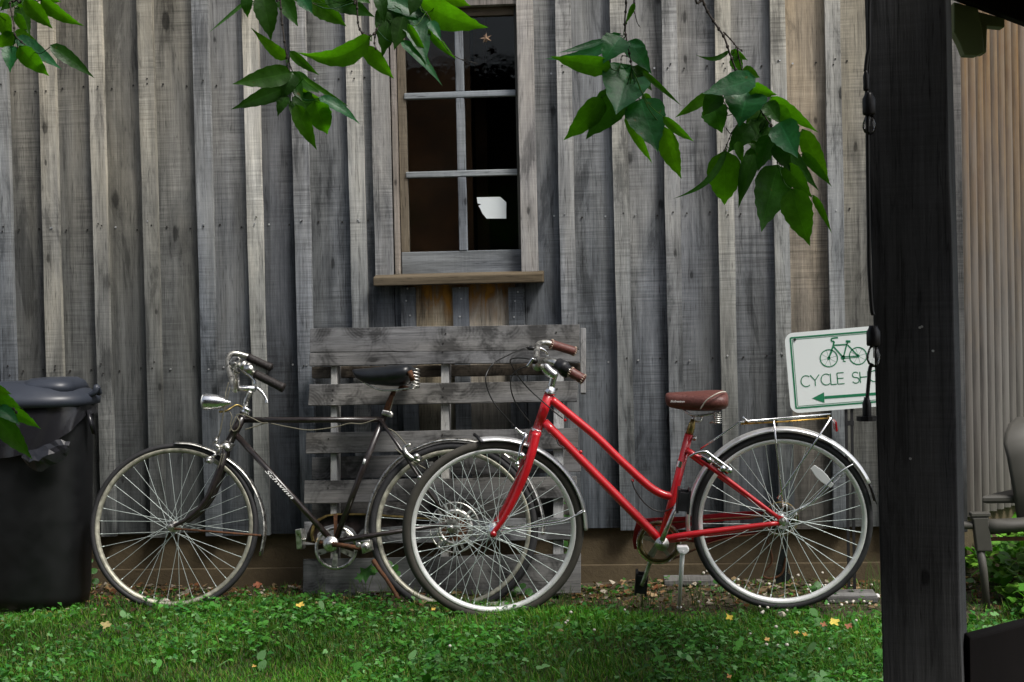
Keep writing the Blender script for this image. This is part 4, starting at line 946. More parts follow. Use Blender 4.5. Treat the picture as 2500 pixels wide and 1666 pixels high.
def G5(pts, w, name, mat_, th=.003): m = MB(); m.hexa([RB(*z5(*p), w) for p in pts], tuple(RB.n * th)); return m.build(name, mat_, red, bevel=.0008)
cg = G5([(180, 1240), (240, 1222), (330, 1215), (560, 1206), (850, 1180), (1110, 1160), (1225, 1165), (1200, 1190), (1130, 1225), (900, 1240), (700, 1265), (560, 1300), (440, 1330), (400, 1255), (330, 1240), (270, 1260)], -.062, 'chain_guard', M['darkred'])
G5([(185, 1236), (275, 1255), (225, 1310), (195, 1400), (205, 1470), (160, 1470), (148, 1400), (160, 1310)], -.062, 'guard_hoop', M['darkred']); G5([(330, 1218), (352, 1218), (335, 1300), (305, 1300)], -.058, 'guard_bracket', M['redlens']); G5([(560, 1405), (1195, 1320), (1200, 1330), (900, 1400), (700, 1425)], -.062, 'guard_lower', M['darkred'])
# spoke protector, derailleur
m = MB(); c = rc - RB.n * .034; m.torus(c, RB.r, RB.u, RB.n, [(.060, -.0008), (.060, .0008), (.022, .0015), (.022, -.0015)], 40); m.build('spoke_guard', M['disc'], red)
m = MB(); m.torus(c - RB.n * .001, RB.r, RB.u, RB.n, [(.062, -.001), (.062, .001), (.059, .001), (.059, -.001)], 40); m.build('guard_rim', M['brass'], red)
m = MB()
for r_, z_ in ((.045, -.037), (.038, -.041), (.031, -.045), (.025, -.049)): m.disc(rc + RB.n * z_, RB.n, r_, .002, 28)
m.build('cassette', M['rust'], red)
m = MB(); m.hexa([RB(*z7(*p), -.06) for p in ((985, 375), (1000, 470), (990, 560), (925, 578), (930, 480), (960, 375))], tuple(RB.n * .006)); m.disc(RB(*z7(990, 538), -.055), RB.n, .014, .008, 18); m.disc(RB(*z7(948, 490), -.055), RB.n, .013, .008, 18); m.tube([RB(*z7(975, 270), -.06), RB(*z7(985, 380), -.06)], .006, 8); m.build('derailleur', M['black'], red)
ch_pts = [A3(z7(870, 300), -.05), A3(z7(905, 440), -.052), A3(z7(860, 510), -.052), A3(z7(855, 535), -.052), A3(z7(900, 548), -.052), A3(z7(960, 520), -.052), A3(z7(985, 430), -.052)]
T(red, RB, ch_pts, .0042, 'chain_loop', M['rust'], 6)
T(red, RB, [A3(z7(300, 230), -.047), A3(z7(600, 205), -.047), A3(z7(900, 190), -.047)], .0035, 'chain', M['rust'], 6); T(red, RB, [A3(z7(290, 455), -.047), A3(z7(600, 330), -.047), A3(z7(860, 290), -.05)], .0035, 'chain', M['rust'], 6)
# kickstand reaches the ground in front of the bicycle
m = MB(); top_ = RB(*z7(392, 372), .05); m.hexa([RB(*z7(*p), .03) for p in ((357, 352), (415, 350), (428, 368), (424, 385), (402, 402), (372, 394), (358, 376))], tuple(RB.n * .03)); ks = m.build('kickstand', M['polished'], red, bevel=.004)
ft = G(*z7(372, 716), .004); m = MB(); m.tube([RB(*z7(392, 380), .055), RB(*z7(392, 380), .055).lerp(ft, .5), ft], [.0085, .0078, .0068], 12); m.lathe(ft + Vector((0, 0, .006)), Vector((0, 0, -1)), [(0, 0), (.009, 0), (.010, .006), (0, .007)], 12); m.build('stand_leg', M['polished'], ks)
# stays and rack
def fpt(x, y, w=0): return FKP(x, y, w)
m = MB(); m.tube(cat_rom([FKP(1220, 1290, .05), FKP(1300, 1277, .05), FKP(1365, 1267, .048), FKP(1396, 1257, .036), FKP(1426, 1244, .028)]), .0028, 8); m.tube([FKP(1222, 1297, -.05), FKP(1395, 1272, -.045), FKP(1424, 1250, -.026)], .0026, 8); m.build('fender_stay', M['chrome'], red)
m = MB(); m.tube(cat_rom([RB(*z5(1405, 1215), .065), RB(*z5(1500, 1150), .062), RB(*z5(1600, 1092), .055), RB(*z5(1750, 930), .045), RB(*z5(1850, 835), .036), RB(*z5(1945, 778), .022)]), .003, 8); m.tube([RB(*z5(1400, 1230), -.065), RB(*z5(1620, 1090), -.055), RB(*z5(1945, 785), -.022)], .0028, 8); m.build('fender_stay', M['chrome'], red)
rack = T(red, RB, [A3(z5(1045, 395), .06), A3(z5(1085, 430), .06), A3(z5(1400, 402), .06), A3(z5(1760, 372), .055)], .0036, 'rack', M['chrome'], 8, False)
m = MB()
for w in (-.06, -.03, 0, .03): m.tube([RB(*z5(1030, 452), w), RB(*z5(1400, 432), w), RB(*z5(1745, 405), w)], .003, 8)
m.tube([RB(*z5(1745, 378), .055), RB(*z5(1748, 400), -.06)], .004, 8); m.tube([RB(*z5(1300, 420), .06), RB(*z5(1300, 440), -.06)], .004, 8); m.tube([RB(*z5(1085, 432), .06), RB(*z5(1040, 450), -.06)], .004, 8); m.build('rack_rods', M['amber'], rack)
T(red, RB, [A3(z5(700, 655), .02), A3(z5(880, 535), .035), A3(z5(1012, 440), .05), A3(z5(1060, 432), .055)], .0034, 'rack_arm', M['chrome'], 8, False, parent=rack)
for w in (.066, -.066):
    T(red, RB, [A3(z5(1298, 425), w), A3(z5(1318, 620), w), A3(z5(1350, 900), w), A3(z5(1378, 1130), w)], .003, 'rack_strut', M['chrome'], 8, False, parent=rack)
    T(red, RB, [A3(z5(1766, 400), w), A3(z5(1600, 650), w), A3(z5(1370, 990), w), A3(z5(1330, 1060), w)], .0032, 'rack_strut', M['chrome'], 8, False, parent=rack)
m = MB(); m.hexa([RB(*z5(*p), -.03) for p in ((1775, 412), (1790, 412), (1800, 492), (1783, 496))], tuple(RB.n * .06)); m.build('rear_reflector', M['redlens'], rack, bevel=.002)
# spoke reflector
m = MB(); a_, b_ = RB(*z5(1610, 800), .022), RB(*z5(1772, 960), .022); d = (b_ - a_).normalized(); sde = d.cross(RB.n)
q = [a_ + sde * .010, a_ + d * .03 + sde * .016, b_ - d * .04 + sde * .016, b_ + sde * .008, b_ - sde * .008, b_ - d * .04 - sde * .016, a_ + d * .03 - sde * .016, a_ - sde * .010]
m.hexa(q, tuple(RB.n * .006)); m.build('spoke_reflector', M['reflect'], rw, bevel=.002)
# brakes
def bolt(m, p, r=.006, n_=None): m.disc(p, n_ or RB.n, r, .01, 12, True)
m = MB(); m.tube(cat_rom([FKP(*z4(415, 945), .03), FKP(*z4(460, 985), .03), FKP(*z4(495, 1008), .03), FKP(*z4(515, 1000), .03)]), [.003, .004, .005, .004], 8)
m.tube([FKP(*z4(520, 1005), .035), FKP(*z4(505, 1050), .036), FKP(*z4(470, 1120), .04), FKP(*z4(455, 1190), .045), FKP(*z4(430, 1285), .05)], [.004, .005, .0055, .006, .007], 10, flat=.8)
bolt(m, FKP(*z4(478, 1205), .05), .010, fn_); bolt(m, FKP(*z4(430, 1282), .055), .007, fn_); m.hexa([FKP(*z4(*p), .03) for p in ((360, 1225), (420, 1262), (412, 1282), (352, 1245))], tuple(fn_ * .01)); m.build('front_brake', M['chrome'], red)
m = MB(); m.tube([FKP(*z4(490, 1180), .035), FKP(*z4(455, 1215), .03)], .008, 8); m.build('brake_pad', M['black'], red)
m = MB(); m.tube(cat_rom([RB(*z5(612, 718), .05), RB(*z5(660, 692), .05), RB(*z5(740, 680), .05), RB(*z5(800, 720), .052), RB(*z5(880, 778), .054), RB(*z5(950, 825), .055)]), [.0035, .004, .006, .0065, .007, .006], 10, flat=.7)
m.tube([RB(*z5(700, 700), .045), RB(*z5(830, 780), .047), RB(*z5(930, 850), .05)], .0035, 8); bolt(m, RB(*z5(885, 815), .058), .010); bolt(m, RB(*z5(940, 830), .06), .009); bolt(m, RB(*z5(775, 745), .05), .008); m.build('rear_brake', M['chrome'], red)
m = MB(); m.tube([RB(*z5(850, 790), .04), RB(*z5(925, 850), .04)], .008, 8); m.tube([RB(*z5(710, 728), .04), RB(*z5(790, 765), .045)], .006, 8); m.build('brake_pad', M['black'], red)

# ---------------------------------------------------------------- the brown bicycle
BB = Plane(-.44, 9.0)
brn = thing('bicycle', 'old dark brown diamond-frame bicycle with chrome headlight leaning by the pallet', 'bicycle', tuple(G(830, 1480)))
fw2, c2, a1, a2, n2, s2 = make_wheel(brn, BB, (426, 1286), 191, 203, 7, M['oldalloy'], M['tyre'], M['oldspoke'], M['oldchrome'], phase=.09, th=12)
rw2, d2, b1, b2, m2, t2 = make_wheel(brn, BB, (1107, 1288), 190, 207, 0, M['oldalloy'], M['tyre'], M['oldspoke'], M['oldchrome'], phase=.03, th=12)
def arcfender(thing_, pts_w, mat_, parent=None, w=.024, h=.011):
    q = cat_rom([BB(x, y) + n2 * 0 for x, y in pts_w], 6); rings = []; cc = sum(q, Vector()) / len(q)
    for i, p in enumerate(q):
        t = (q[min(i + 1, len(q) - 1)] - q[max(i - 1, 0)]).normalized(); o_ = t.cross(BB.n); o_.normalize()
        rings.append((p, o_))
    return rings
def fend(thing_, pts, hub, mat_, nrm, w=.024, h=.012):
    q = cat_rom([BB(x, y) for x, y in pts], 6); c = BB(*hub); q = [p - nrm * ((p - c).dot(nrm)) for p in q]; rings = []
    for i, p in enumerate(q):
        t = (q[min(i + 1, len(q) - 1)] - q[max(i - 1, 0)]).normalized(); o_ = t.cross(nrm).normalized()
        if o_.dot(p - c) < 0: o_ = -o_
        pr_ = [p + o_ * (h * (math.cos(R(a)) - 1)) + nrm * (w * math.sin(R(a))) for a in range(-80, 81, 20)]
        pr_ += [p + o_ * (h * (math.cos(R(a)) - 1) - .0016) + nrm * (w * .95 * math.sin(R(a))) for a in range(80, -81, -20)]
        rings.append(pr_)
    m = MB(); m.loft(rings, True); return m.build('fender', mat_, thing_)
fend(brn, [(428, 1078), (470, 1081), (515, 1095), (560, 1119), (600, 1154), (628, 1200), (644, 1248), (648, 1300), (638, 1358)], (430, 1290), M['oldchrome'], n2)
fend(brn, [(889, 1310), (892, 1265), (908, 1206), (938, 1152), (978, 1112), (1040, 1080), (1105, 1069), (1180, 1079), (1240, 1108), (1288, 1158), (1316, 1212), (1330, 1265), (1330, 1306)], (1107, 1288), M['oldchrome'], BB.n)
T(brn, BB, [(597, 1010), (561, 1078)], .0165, 'head_tube', M['brownpaint'], 16)
tt_ = T(brn, BB, [(596, 1026), (760, 1026), (932, 1025)], .0112, 'top_tube', M['brownpaint'], 12, False)
dt_ = T(brn, BB, [(577, 1062), (690, 1187), (812, 1322)], .0115, 'down_tube', M['brownpaint'], 12, False)
T(brn, BB, [(942, 1006), (880, 1160), (820, 1318)], .0116, 'seat_tube', M['brownpaint'], 12, False)
for w in (.05, -.05):
    T(brn, BB, [(928, 1024, w * .25), (975, 1092, w * .7), (1026, 1170, w), (1098, 1274, w)], [.0068, .0062, .0055], 'seat_stay', M['brownpaint'], 10, False)
    T(brn, BB, [(824, 1322, w * .4), (900, 1309, w * .8), (1092, 1280, w)], [.0105, .0095, .0075], 'chain_stay', M['brownpaint'], 10, False)
m = MB(); c = BB(812, 1328); m.tube([c - BB.n * .034, c + BB.n * .034], .020, 18); m.build('bottom_bracket', M['rust'], brn)
m = MB(); m.lathe(c + BB.n * .034, BB.n, [(0, 0), (.029, 0), (.030, .004), (.022, .008), (.016, .008), (.015, .014), (0, .014)], 26); m.build('bearing_cup', M['oldchrome'], brn)
def BK(x, y, w): return BB(x, y) + n2 * w
for w in (.043, -.043):
    m = MB(); m.tube(cat_rom([BK(553, 1098, w * .6), BK(545, 1135, w * .9), BK(528, 1180, w), BK(509, 1220, w), BK(482, 1252, w), BK(452, 1274, w), BK(428, 1285, w)]), [.0125, .0135, .013, .011, .0085, .0065], 12); m.build('fork_blade', M['brownpaint'], brn)
m = MB(); m.ell(BK(553, 1090, .0), [BB.r * .026, n2 * .046, BB.u * .020]); m.lathe(BB(561, 1080), (BB(561, 1080) - BB(597, 1010)).normalized(), [(0, 0), (.021, 0), (.022, .005), (.018, .012), (0, .012)], 20); m.build('fork_crown', M['oldchrome'], brn)
hd = (BB(597, 1010) - BB(561, 1080)).normalized()
m = MB(); m.lathe(BB(597, 1010), hd, [(0, 0), (.019, 0), (.021, .006), (.017, .010), (.020, .014), (.021, .022), (.014, .025), (0, .025)], 22); m.build('headset', M['chrome'], brn)
st2 = T(brn, BB, [(600, 992), zb(1200, 1250), zb(1290, 1040)], .0115, 'stem', M['oldchrome'], 16)
T(brn, BB, [zb(1400, 970), zb(1200, 970), zb(960, 970)], [.0125, .0115, .012], 'stem_arm', M['chrome'], 16, False, parent=st2)
m = MB(); m.tube([BB(*zb(930, 970), -.022), BB(*zb(930, 970), .022)], .0165, 16); m.build('bar_clamp', M['oldchrome'], st2)
bar = [A3(zb(2080, 960), .27), A3(zb(1800, 830), .268), A3(zb(1400, 620), .262), A3(zb(1150, 480), .25), A3(zb(950, 390), .215), A3(zb(900, 500), .16), A3(zb(950, 700), .09), A3(zb(940, 880), .035), A3(zb(925, 970), 0),
       A3(zb(880, 900), -.05), A3(zb(810, 650), -.11), A3(zb(755, 400), -.17), A3(zb(760, 220), -.215), A3(zb(850, 140), -.24), A3(zb(1000, 140), -.255), A3(zb(1250, 220), -.262), A3(zb(1800, 470), -.27)]
T(brn, BB, bar, .0112, 'handlebar', M['oldchrome'], 12)
for pts in ([A3(zb(1400, 620), .262), A3(zb(1750, 800), .268), A3(zb(2090, 965), .27)], [A3(zb(1230, 215), -.262), A3(zb(1500, 330), -.266), A3(zb(1800, 480), -.27)]):
    p = [BB(*q) for q in pts]; d = (p[2] - p[0]).normalized(); L = (p[2] - p[0]).length
    m = MB(); prof = [(0, 0), (.0165, 0)] + [(.0150 + .0012 * (i % 2), .01 + (L - .03) * i / 22) for i in range(23)] + [(.0175, L - .012), (.0175, L - .002), (.010, L), (0, L)]; m.lathe(p[0], d, prof, 18); m.build('grip', M['darkgrip'], brn)
m = MB(); a_, b_ = BB(*zb(1100, 400), .255), BB(*zb(1330, 520), .262); d = (b_ - a_).normalized(); m.lathe(a_, d, [(0, 0), (.016, 0), (.019, .003), (.019, .010), (.014, .011), (.014, .016), (.019, .017), (.018, .030), (0, .031)], 20); m.disc(BB(*zb(1255, 500), .285), BB.n, .0165, .014, 22, True); m.build('bell', M['oldchrome'], brn)
m = MB(); m.hexa([BB(*zb(*p), .225) for p in ((900, 240), (1040, 230), (1085, 290), (1040, 420), (980, 470), (820, 430), (800, 380))], tuple(BB.n * .025)); bolt(m, BB(*zb(905, 365), .255), .005, BB.n); m.build('lever_mount', M['oldchrome'], brn, bevel=.004)
T(brn, BB, [A3(zb(1020, 440), .235), A3(zb(1150, 570), .24), A3(zb(1290, 680), .245), A3(zb(1385, 790), .25), A3(zb(1395, 870), .25)], [.010, .008, .0065, .006, .007], 'brake_lever', M['chrome'], 10, flat=.6)
T(brn, BB, [A3(zb(1430, 950), -.2), A3(zb(1560, 1060), -.2), A3(zb(1660, 1220), -.2), A3(zb(1680, 1320), -.2)], [.006, .0055, .005, .007], 'brake_lever', M['chrome'], 10, flat=.6)
T(brn, BB, [A3(zb(790, 440), .2), A3(zb(860, 520), .2), A3(zb(950, 580), .2), A3(zb(1030, 600), .2)], .0022, 'cable', M['palecable'], 6)
for pts in ([A3(zb(770, 820), .03), A3(zb(700, 1050), .03), A3(zb(690, 1200), .04), A3(zb(640, 1560), .04), A3(z2(350, 850), .03), A3(z2(322, 945), .02)],
            [A3(zb(800, 940), .02), A3(zb(720, 1250), .03), A3(z2(390, 640), .04), A3(z2(330, 930), .03)],
            [A3(z2(580, 715), .02), A3(z2(500, 720), .02), A3(z2(530, 790), .02), A3(z2(515, 850), .02), A3(z2(470, 875), .02), A3(z2(440, 820), .02), A3(z2(455, 740), .02), A3(z2(430, 680), .02)],
            [A3(z2(490, 735), .03), A3(z2(460, 810), .03), A3(z2(430, 880), .03)],
            [A3(z2(575, 718), .02), A3(z2(660, 755), .02), A3(z2(740, 795), .02), A3(z2(800, 795), .02)], [A3(z2(580, 860), .015), A3(z2(690, 825), .015), A3(z2(770, 800), .015)],
            [A3(z2(830, 800), .01), A3(z2(1000, 835), .01), A3(z2(1200, 864), .01), A3(z2(1440, 835), .01), A3(z2(1580, 800), .01), A3(z2(1700, 803), .01), A3(z2(1840, 758), .01)],
            [A3(z2(1930, 840), .02), A3(z2(2010, 880), .02), A3(z2(2080, 950), .03), A3(z2(2130, 1010), .04)],
            [A3(z2(2010, 540), .02), A3(z2(1990, 610), .02), A3(z2(1965, 690), .02)], [A3(z2(360, 1090), .05), A3(z2(335, 1190), .05), A3(z2(290, 1310), .05)], [A3(z2(385, 1090), .05), A3(z2(340, 1230), .05), A3(z2(292, 1305), .05)],
            [A3(z2(2020, 1045), .045), A3(z2(2120, 1120), .045), A3(z2(2230, 1190), .045), A3(z2(2310, 1235), .045)]):
    T(brn, BB, pts, .0021, 'cable', M['palecable'], 6)
# headlight
hl = MB(); a_, b_ = BB(*z2(187, 592), .035), BB(*z2(445, 602), .035); d = (b_ - a_).normalized(); L = (b_ - a_).length; rr0 = 80 / 3.92 / pxm(a_)
hl.lathe(a_, d, [(0, 0), (rr0 * .86, 0), (rr0 * .98, .002), (rr0, .006), (rr0, .012), (rr0 * .96, L * .3), (rr0 * .84, L * .55), (rr0 * .62, L * .75), (rr0 * .36, L * .88), (.008, L * .93), (.007, L), (0, L + .001)], 32)
hlo = hl.build('headlight', M['chrome'], brn); m = MB(); m.disc(a_ - d * .002, d, rr0 * .84, .004, 28); m.build('lens', M['clear'], hlo)
T(brn, BB, [A3(z2(335, 690), .03), A3(z2(400, 680), .03), A3(z2(450, 650), .02), A3(z2(500, 625), .01), A3(z2(545, 640), 0)], .0042, 'headlight_bracket', M['brass'], 8, flat=1.8)
# saddle
sb_ = saddle(brn, BB, [(861, 904, 909, .008), (864, 903, 916, .022), (872, 902, 927, .034), (890, 901, 937, .045), (915, 899, 940, .058), (945, 896, 942, .075), (970, 894, 942, .095), (992, 893, 938, .105), (1004, 894, 930, .10), (1010, 897, 922, .08)], M['blackvinyl'])
m = MB()
for w in (.065, -.065):
    c = BB(1014, 902, w); m.tube([c - BB.u * (.075 * t / 90) + BB.r * .0 + (BB.n * math.cos(t * .42) + BB.r * math.sin(t * .42)) * .016 for t in range(90)], .0026, 6)
    m.tube(cat_rom([BB(870, 922, w * .3), BB(920, 950, w * .4), BB(960, 953, w * .5), BB(1014, 946, w)]), .0035, 8)
m.build('saddle_springs', M['oldchrome'], brn)
m = MB(); m.tube([BB(1000, 906, .10), BB(1008, 930, .085)], .010, 8); m.ell(BB(985, 948, 0), [BB.r * .02, BB.n * .03, BB.u * .010]); m.build('saddle_clamp', M['rust'], brn)
T(brn, BB, [(962, 955), (950, 985), (943, 1006)], [.0085, .0125, .0125], 'seat_post', M['rust'], 12, False)
m = MB(); m.hexa([BB(*z2(*p), .0) for p in ((1905, 672), (1990, 690), (2008, 720), (1990, 748), (1890, 718))], tuple(BB.n * .022)); m.build('seat_clamp', M['oldchrome'], brn, bevel=.004)
# brakes
m = MB()
for (x0_, y0_, x1_, y1_, r_) in ((290, 990, 350, 1040, .006), (350, 1010, 340, 1080, .007), (330, 1080, 290, 1130, .006), (290, 1130, 225, 1150, .009), (225, 1150, 300, 1160, .007), (320, 940, 320, 990, .006), (410, 1030, 440, 1050, .010)):
    m.tube([BK(*z2(x0_, y0_), .03), BK(*z2(x1_, y1_), .045)], r_, 8)
m.ell(BK(*z2(322, 948), .03), [BB.r * .006, BB.n * .006, BB.u * .008], 8, 6); m.hexa([BK(*z2(*p), .05) for p in ((220, 1130), (300, 1145), (308, 1170), (275, 1200), (215, 1175))], tuple(n2 * .008)); bolt(m, BK(*z2(255, 1165), .062), .008, n2); m.build('front_brake', M['oldchrome'], brn)
m = MB(); m.tube(cat_rom([BB(*z2(2150, 1005), .05), BB(*z2(2110, 1030), .05), BB(*z2(2130, 1090), .052), BB(*z2(2200, 1140), .055), BB(*z2(2255, 1160), .055)]), [.005, .006, .008, .007, .006], 8, flat=.7)
m.hexa([BB(*z2(*p), .05) for p in ((2190, 1110), (2245, 1100), (2290, 1130), (2250, 1165), (2200, 1160))], tuple(BB.n * .008)); bolt(m, BB(*z2(2222, 1112), .065), .009, BB.n); m.ell(BB(*z2(2155, 1003), .05), [BB.r * .006, BB.n * .006, BB.u * .006], 8, 6); m.hexa([BB(*z3(*p), .05) for p in ((1155, 95), (1190, 90), (1205, 110), (1165, 130))], tuple(BB.n * .008)); m.ell(BB(*z3(1080, 222), .052), [BB.r * .009, BB.n * .006, BB.u * .009], 10, 6); m.build('rear_brake', M['oldchrome'], brn)
# fender stay, crank, chainring, guard
m = MB(); m.tube([BK(432, 1292, .05), BK(540, 1300, .042), BK(639, 1308, .024)], .0042, 8); m.build('fender_stay', M['rust'], brn)
cc = BB(*z3(402, 795), -.045)
m = MB(); m.torus(cc, BB.r, BB.u, BB.n, [(.082, -.0016), (.082, .0016), (.069, .0016), (.069, -.0016)], 56)
for i in range(5):
    a = R(90 - 4 + 72 * i + 180); dd = BB.r * math.cos(a) + BB.u * math.sin(a); pp_ = dd.cross(BB.n)
    m.hexa([cc + dd * .02 - pp_ * .008, cc + dd * .071 - pp_ * .011, cc + dd * .071 + pp_ * .011, cc + dd * .02 + pp_ * .008], tuple(BB.n * .003))
m.build('chainring', M['oldchrome'], brn)
cb = T(brn, BB, [A3(z3(372, 765), .05), A3(z3(500, 780), .055), A3(z3(645, 808), .06)], [.0095, .0085, .0085], 'crank', M['rust'], 10, False, .7)
m = MB(); p = BB(*z3(662, 785), .065); m.disc(p + BB.n * .03, BB.n, .016, .06, 16, True); m.disc(p + BB.n * .063, BB.n, .010, .006, 12, True); m.disc(BB(*z3(585, 770), .06), BB.n, .010, .01, 14); m.hexa([p + Vector((-.018, 0, .022)), p + Vector((.016, 0, .026)), p + Vector((.022, 0, -.012)), p + Vector((-.014, 0, -.026))], tuple(BB.n * .05)); m.build('pedal', M['oldchrome'], brn, bevel=.003)
T(brn, BB, [A3(z3(380, 770), -.06), A3(z3(260, 745), -.062), A3(z3(160, 728), -.065)], .0085, 'crank', M['rust'], 10, False, .7)
m = MB(); p = BB(*z3(95, 725), -.07); m.hexa([p + Vector((-.012, 0, .038)), p + Vector((.012, 0, .042)), p + Vector((.014, 0, -.036)), p + Vector((-.008, 0, -.038))], tuple(-BB.n * .07)); m.tube([BB(*z3(160, 728), -.065), p - BB.n * .03], .008, 8); m.build('pedal', M['oldchrome'], brn, bevel=.004)
m = MB(); q = [BB(*z3(*p), -.035) for p in ((205, 740), (190, 690), (205, 620), (250, 560), (320, 525), (400, 513), (640, 513), (900, 530), (1290, 560), (1290, 572), (900, 545), (640, 526), (400, 526), (330, 538), (265, 575), (225, 625), (208, 690), (218, 740))]
m.hexa(q, tuple(-BB.n * .02)); m.build('guard_edge', M['brass'], brn)
m = MB(); q = [BB(*z3(*p), -.056) for p in ((160, 740), (165, 680), (205, 600), (260, 550), (330, 525), (640, 520), (1290, 566), (1290, 590), (1000, 610), (620, 640), (575, 690), (540, 640), (470, 605), (390, 600), (310, 620), (250, 680), (240, 740))]
m.hexa(q, tuple(-BB.n * .002)); m.build('chain_guard', M['brownpaint'], brn)
m = MB(); m.hexa([BB(*z3(*p), -.03) for p in ((382, 520), (412, 520), (408, 690), (384, 700))], tuple(-BB.n * .004)); m.build('guard_bracket', M['rust'], brn)
T(brn, BB, [A3(z3(705, 895), .03), A3(z3(760, 980), .045), A3(z3(820, 1060), .06), A3(z3(915, 1215), .085)], [.009, .008, .007, .0075], 'kickstand', M['rust'], 10)
# big sprocket guard with slots
m = MB(); c = d2 - BB.n * .036; m.torus(c, BB.r, BB.u, BB.n, [(.096, -.001), (.096, .001), (.090, .0015), (.090, -.0015)], 48); m.torus(c, BB.r, BB.u, BB.n, [(.070, -.001), (.070, .001), (.052, .0015), (.052, -.0015)], 48)
for i in range(16): a = 2 * math.pi * i / 16; dd = BB.r * math.cos(a) + BB.u * math.sin(a); pp_ = dd.cross(BB.n); m.hexa([c + dd * .068 - pp_ * .005, c + dd * .092 - pp_ * .005, c + dd * .092 + pp_ * .005, c + dd * .068 + pp_ * .005], tuple(BB.n * .002))
m.build('spoke_guard', M['oldchrome'], brn)
m = MB()
for r_, z_ in ((.05, -.040), (.042, -.044), (.034, -.048), (.027, -.052)): m.disc(d2 + BB.n * z_, BB.n, r_, .002, 28)
m.build('freewheel', M['rust'], brn)
m = MB(); m.disc(BB(*z3(1335, 630), .062), BB.n, .011, .014, 14, True); m.hexa([BB(*z3(*p), .055) for p in ((1300, 560), (1400, 560), (1400, 600), (1370, 650), (1325, 650))], tuple(BB.n * .004)); m.build('axle_nut', M['oldchrome'], brn)
m = MB(); m.lathe(BK(424, 1287, .05), n2, [(0, 0), (.011, 0), (.011, .008), (.006, .009), (.006, .018), (0, .018)], 6, False); m.build('axle_nut', M['oldchrome'], brn)
script_text(brn, dt_, 'Schwinn', BB, z2(770, 1258), z2(1030, 1530), 9, .0125, M['white'], 'frame_lettering')
m = MB(); m.tube([BB(*z2(1728, 1140), .011), BB(*z2(1715, 1190), .011)], .005, 8, flat=.5); m.build('frame_badge', M['clear'], dt_)

# ================================================================ HANGING BRANCHES
def ease(t): return t
BR = {'b': (.066, .170, .013), 'm': (.055, .150, .016), 'd': (.032, .095, .018), 'u': (.022, .125, .045)}
NK = {'b': -.62, 'm': -.15, 'd': .12, 'u': .62}
def leaf(branch, bx, by, tx, ty, w, kind='m', Y=-2.7, bend=0.0, col=None):
    rnd = random.Random(int(bx * 13 + by * 7 + tx * 3 + ty))
    Y = Y + rnd.uniform(-.05, .05)
    base = P(bx, by, Y); view = (base - CAM).normalized(); side = rnd.uniform(-.3, .3)
    n = (-view + Vector((side, 0, NK[kind] + rnd.uniform(-.12, .12)))).normalized()
    dtip = ray(tx, ty); tip = CAM + dtip * ((base - CAM).dot(n) / dtip.dot(n))
    if (tip - base).length > 2.2 * (P(tx, ty, Y) - base).length: tip = P(tx, ty, Y)
    ax = tip - base; L = ax.length; axn = ax.normalized(); n = (n - axn * n.dot(axn)).normalized(); sd = axn.cross(n)
    hw = w / 2 / pxm(base) / max(.55, abs(n.dot(view))); fold = rnd.uniform(.12, .3); curl = rnd.uniform(-.1, .22) * L; bn = bend / pxm(base)
    N = 13; m = MB(); rows = []; vein = []
    for i in range(N + 1):
        t = i / N
        wd = hw * min(1, (math.sin(math.pi * min(1, t ** .62 * 1.0)) ** .85) * (1.08 - .32 * t)) if t < 1 else 0
        if t > .78: wd = hw * .30 * ((1 - t) / .22) ** .9 + 0
        cpt = base + ax * t + n * (curl * math.sin(math.pi * t) * .5 - curl * .6 * t * t) + sd * (bn * math.sin(math.pi * t)); wv = math.sin(t * 21 + bx) * .07
        ser = 1 + .05 * math.sin(i * 2.9 + tx)
        q_ = n * hw * (.055 if i % 2 else -.055) * (1 - t)
        rows.append([cpt - sd * wd * ser + n * wd * (fold + wv), cpt - sd * wd * .55 + n * wd * fold * .35 + q_, cpt - sd * wd * .06, cpt, cpt + sd * wd * .06, cpt + sd * wd * .55 + n * wd * fold * .35 + q_, cpt + sd * wd * ser + n * wd * (fold - wv)])
        sv_ = .25 if i % 2 else -.08; vein += [-.1, sv_, .1, .9, .1, sv_, -.1]
    m.loft(rows, True, False, False)
    p0 = base - axn * .012 + n * .002; m.tube([p0, base + axn * L * .5 + n * (curl * .2 - .0006), base + axn * L * .85 + n * (-curl * .2 - .0006)], [.0011, .0008, .0004], 4) if False else None
    near = min(TW.get(branch.name, [base]), key=lambda q: (q - base).length); dd = (near - base).length
    if .004 < dd < .16:
        n0 = len(m.v); m.tube(cat_rom([near, near.lerp(base, .5) + Vector((0, 0, -.008 - .1 * dd)), base + axn * .004]), .0010, 5); vein += [-.3] * (len(m.v) - n0)
    c = BR[kind]; k = rnd.uniform(.8, 1.25); j = rnd.uniform(.9, 1.12)
    o = m.build('leaf', M['leaf'], branch, (c[0] * k * j, c[1] * k, c[2] * k)); o.data.attributes.new('vein', 'FLOAT', 'POINT').data.foreach_set('value', vein); return o
TW = {}
def twig(branch, pts, r=.0022, Y=-2.7):
    q = [P(x, y, Y + .01 * math.sin(i)) for i, (x, y) in enumerate(pts)]
    if pts[0][1] < -25: q = [q[0] + Vector((.10, .05, .85)), q[0] + Vector((.05, .03, .4))] + q
    TW.setdefault(branch.name, []).extend(cat_rom(q)); m = MB(); m.tube(cat_rom(q), [r, r * .55], 7)
    for i, p in enumerate(cat_rom(q)[2::5]): m.ell(p, [Vector((r * 1.4, 0, 0)), Vector((0, r * 1.4, 0)), Vector((0, 0, r * 1.8))], 6, 4)
    return m.build('twig', M['twig'], branch)
def branch(label, x, y, Y): return thing('leafy_branch', label, 'branch', tuple(P(x, y, Y)), 'leafy branches hanging into view')
YL = -2.7
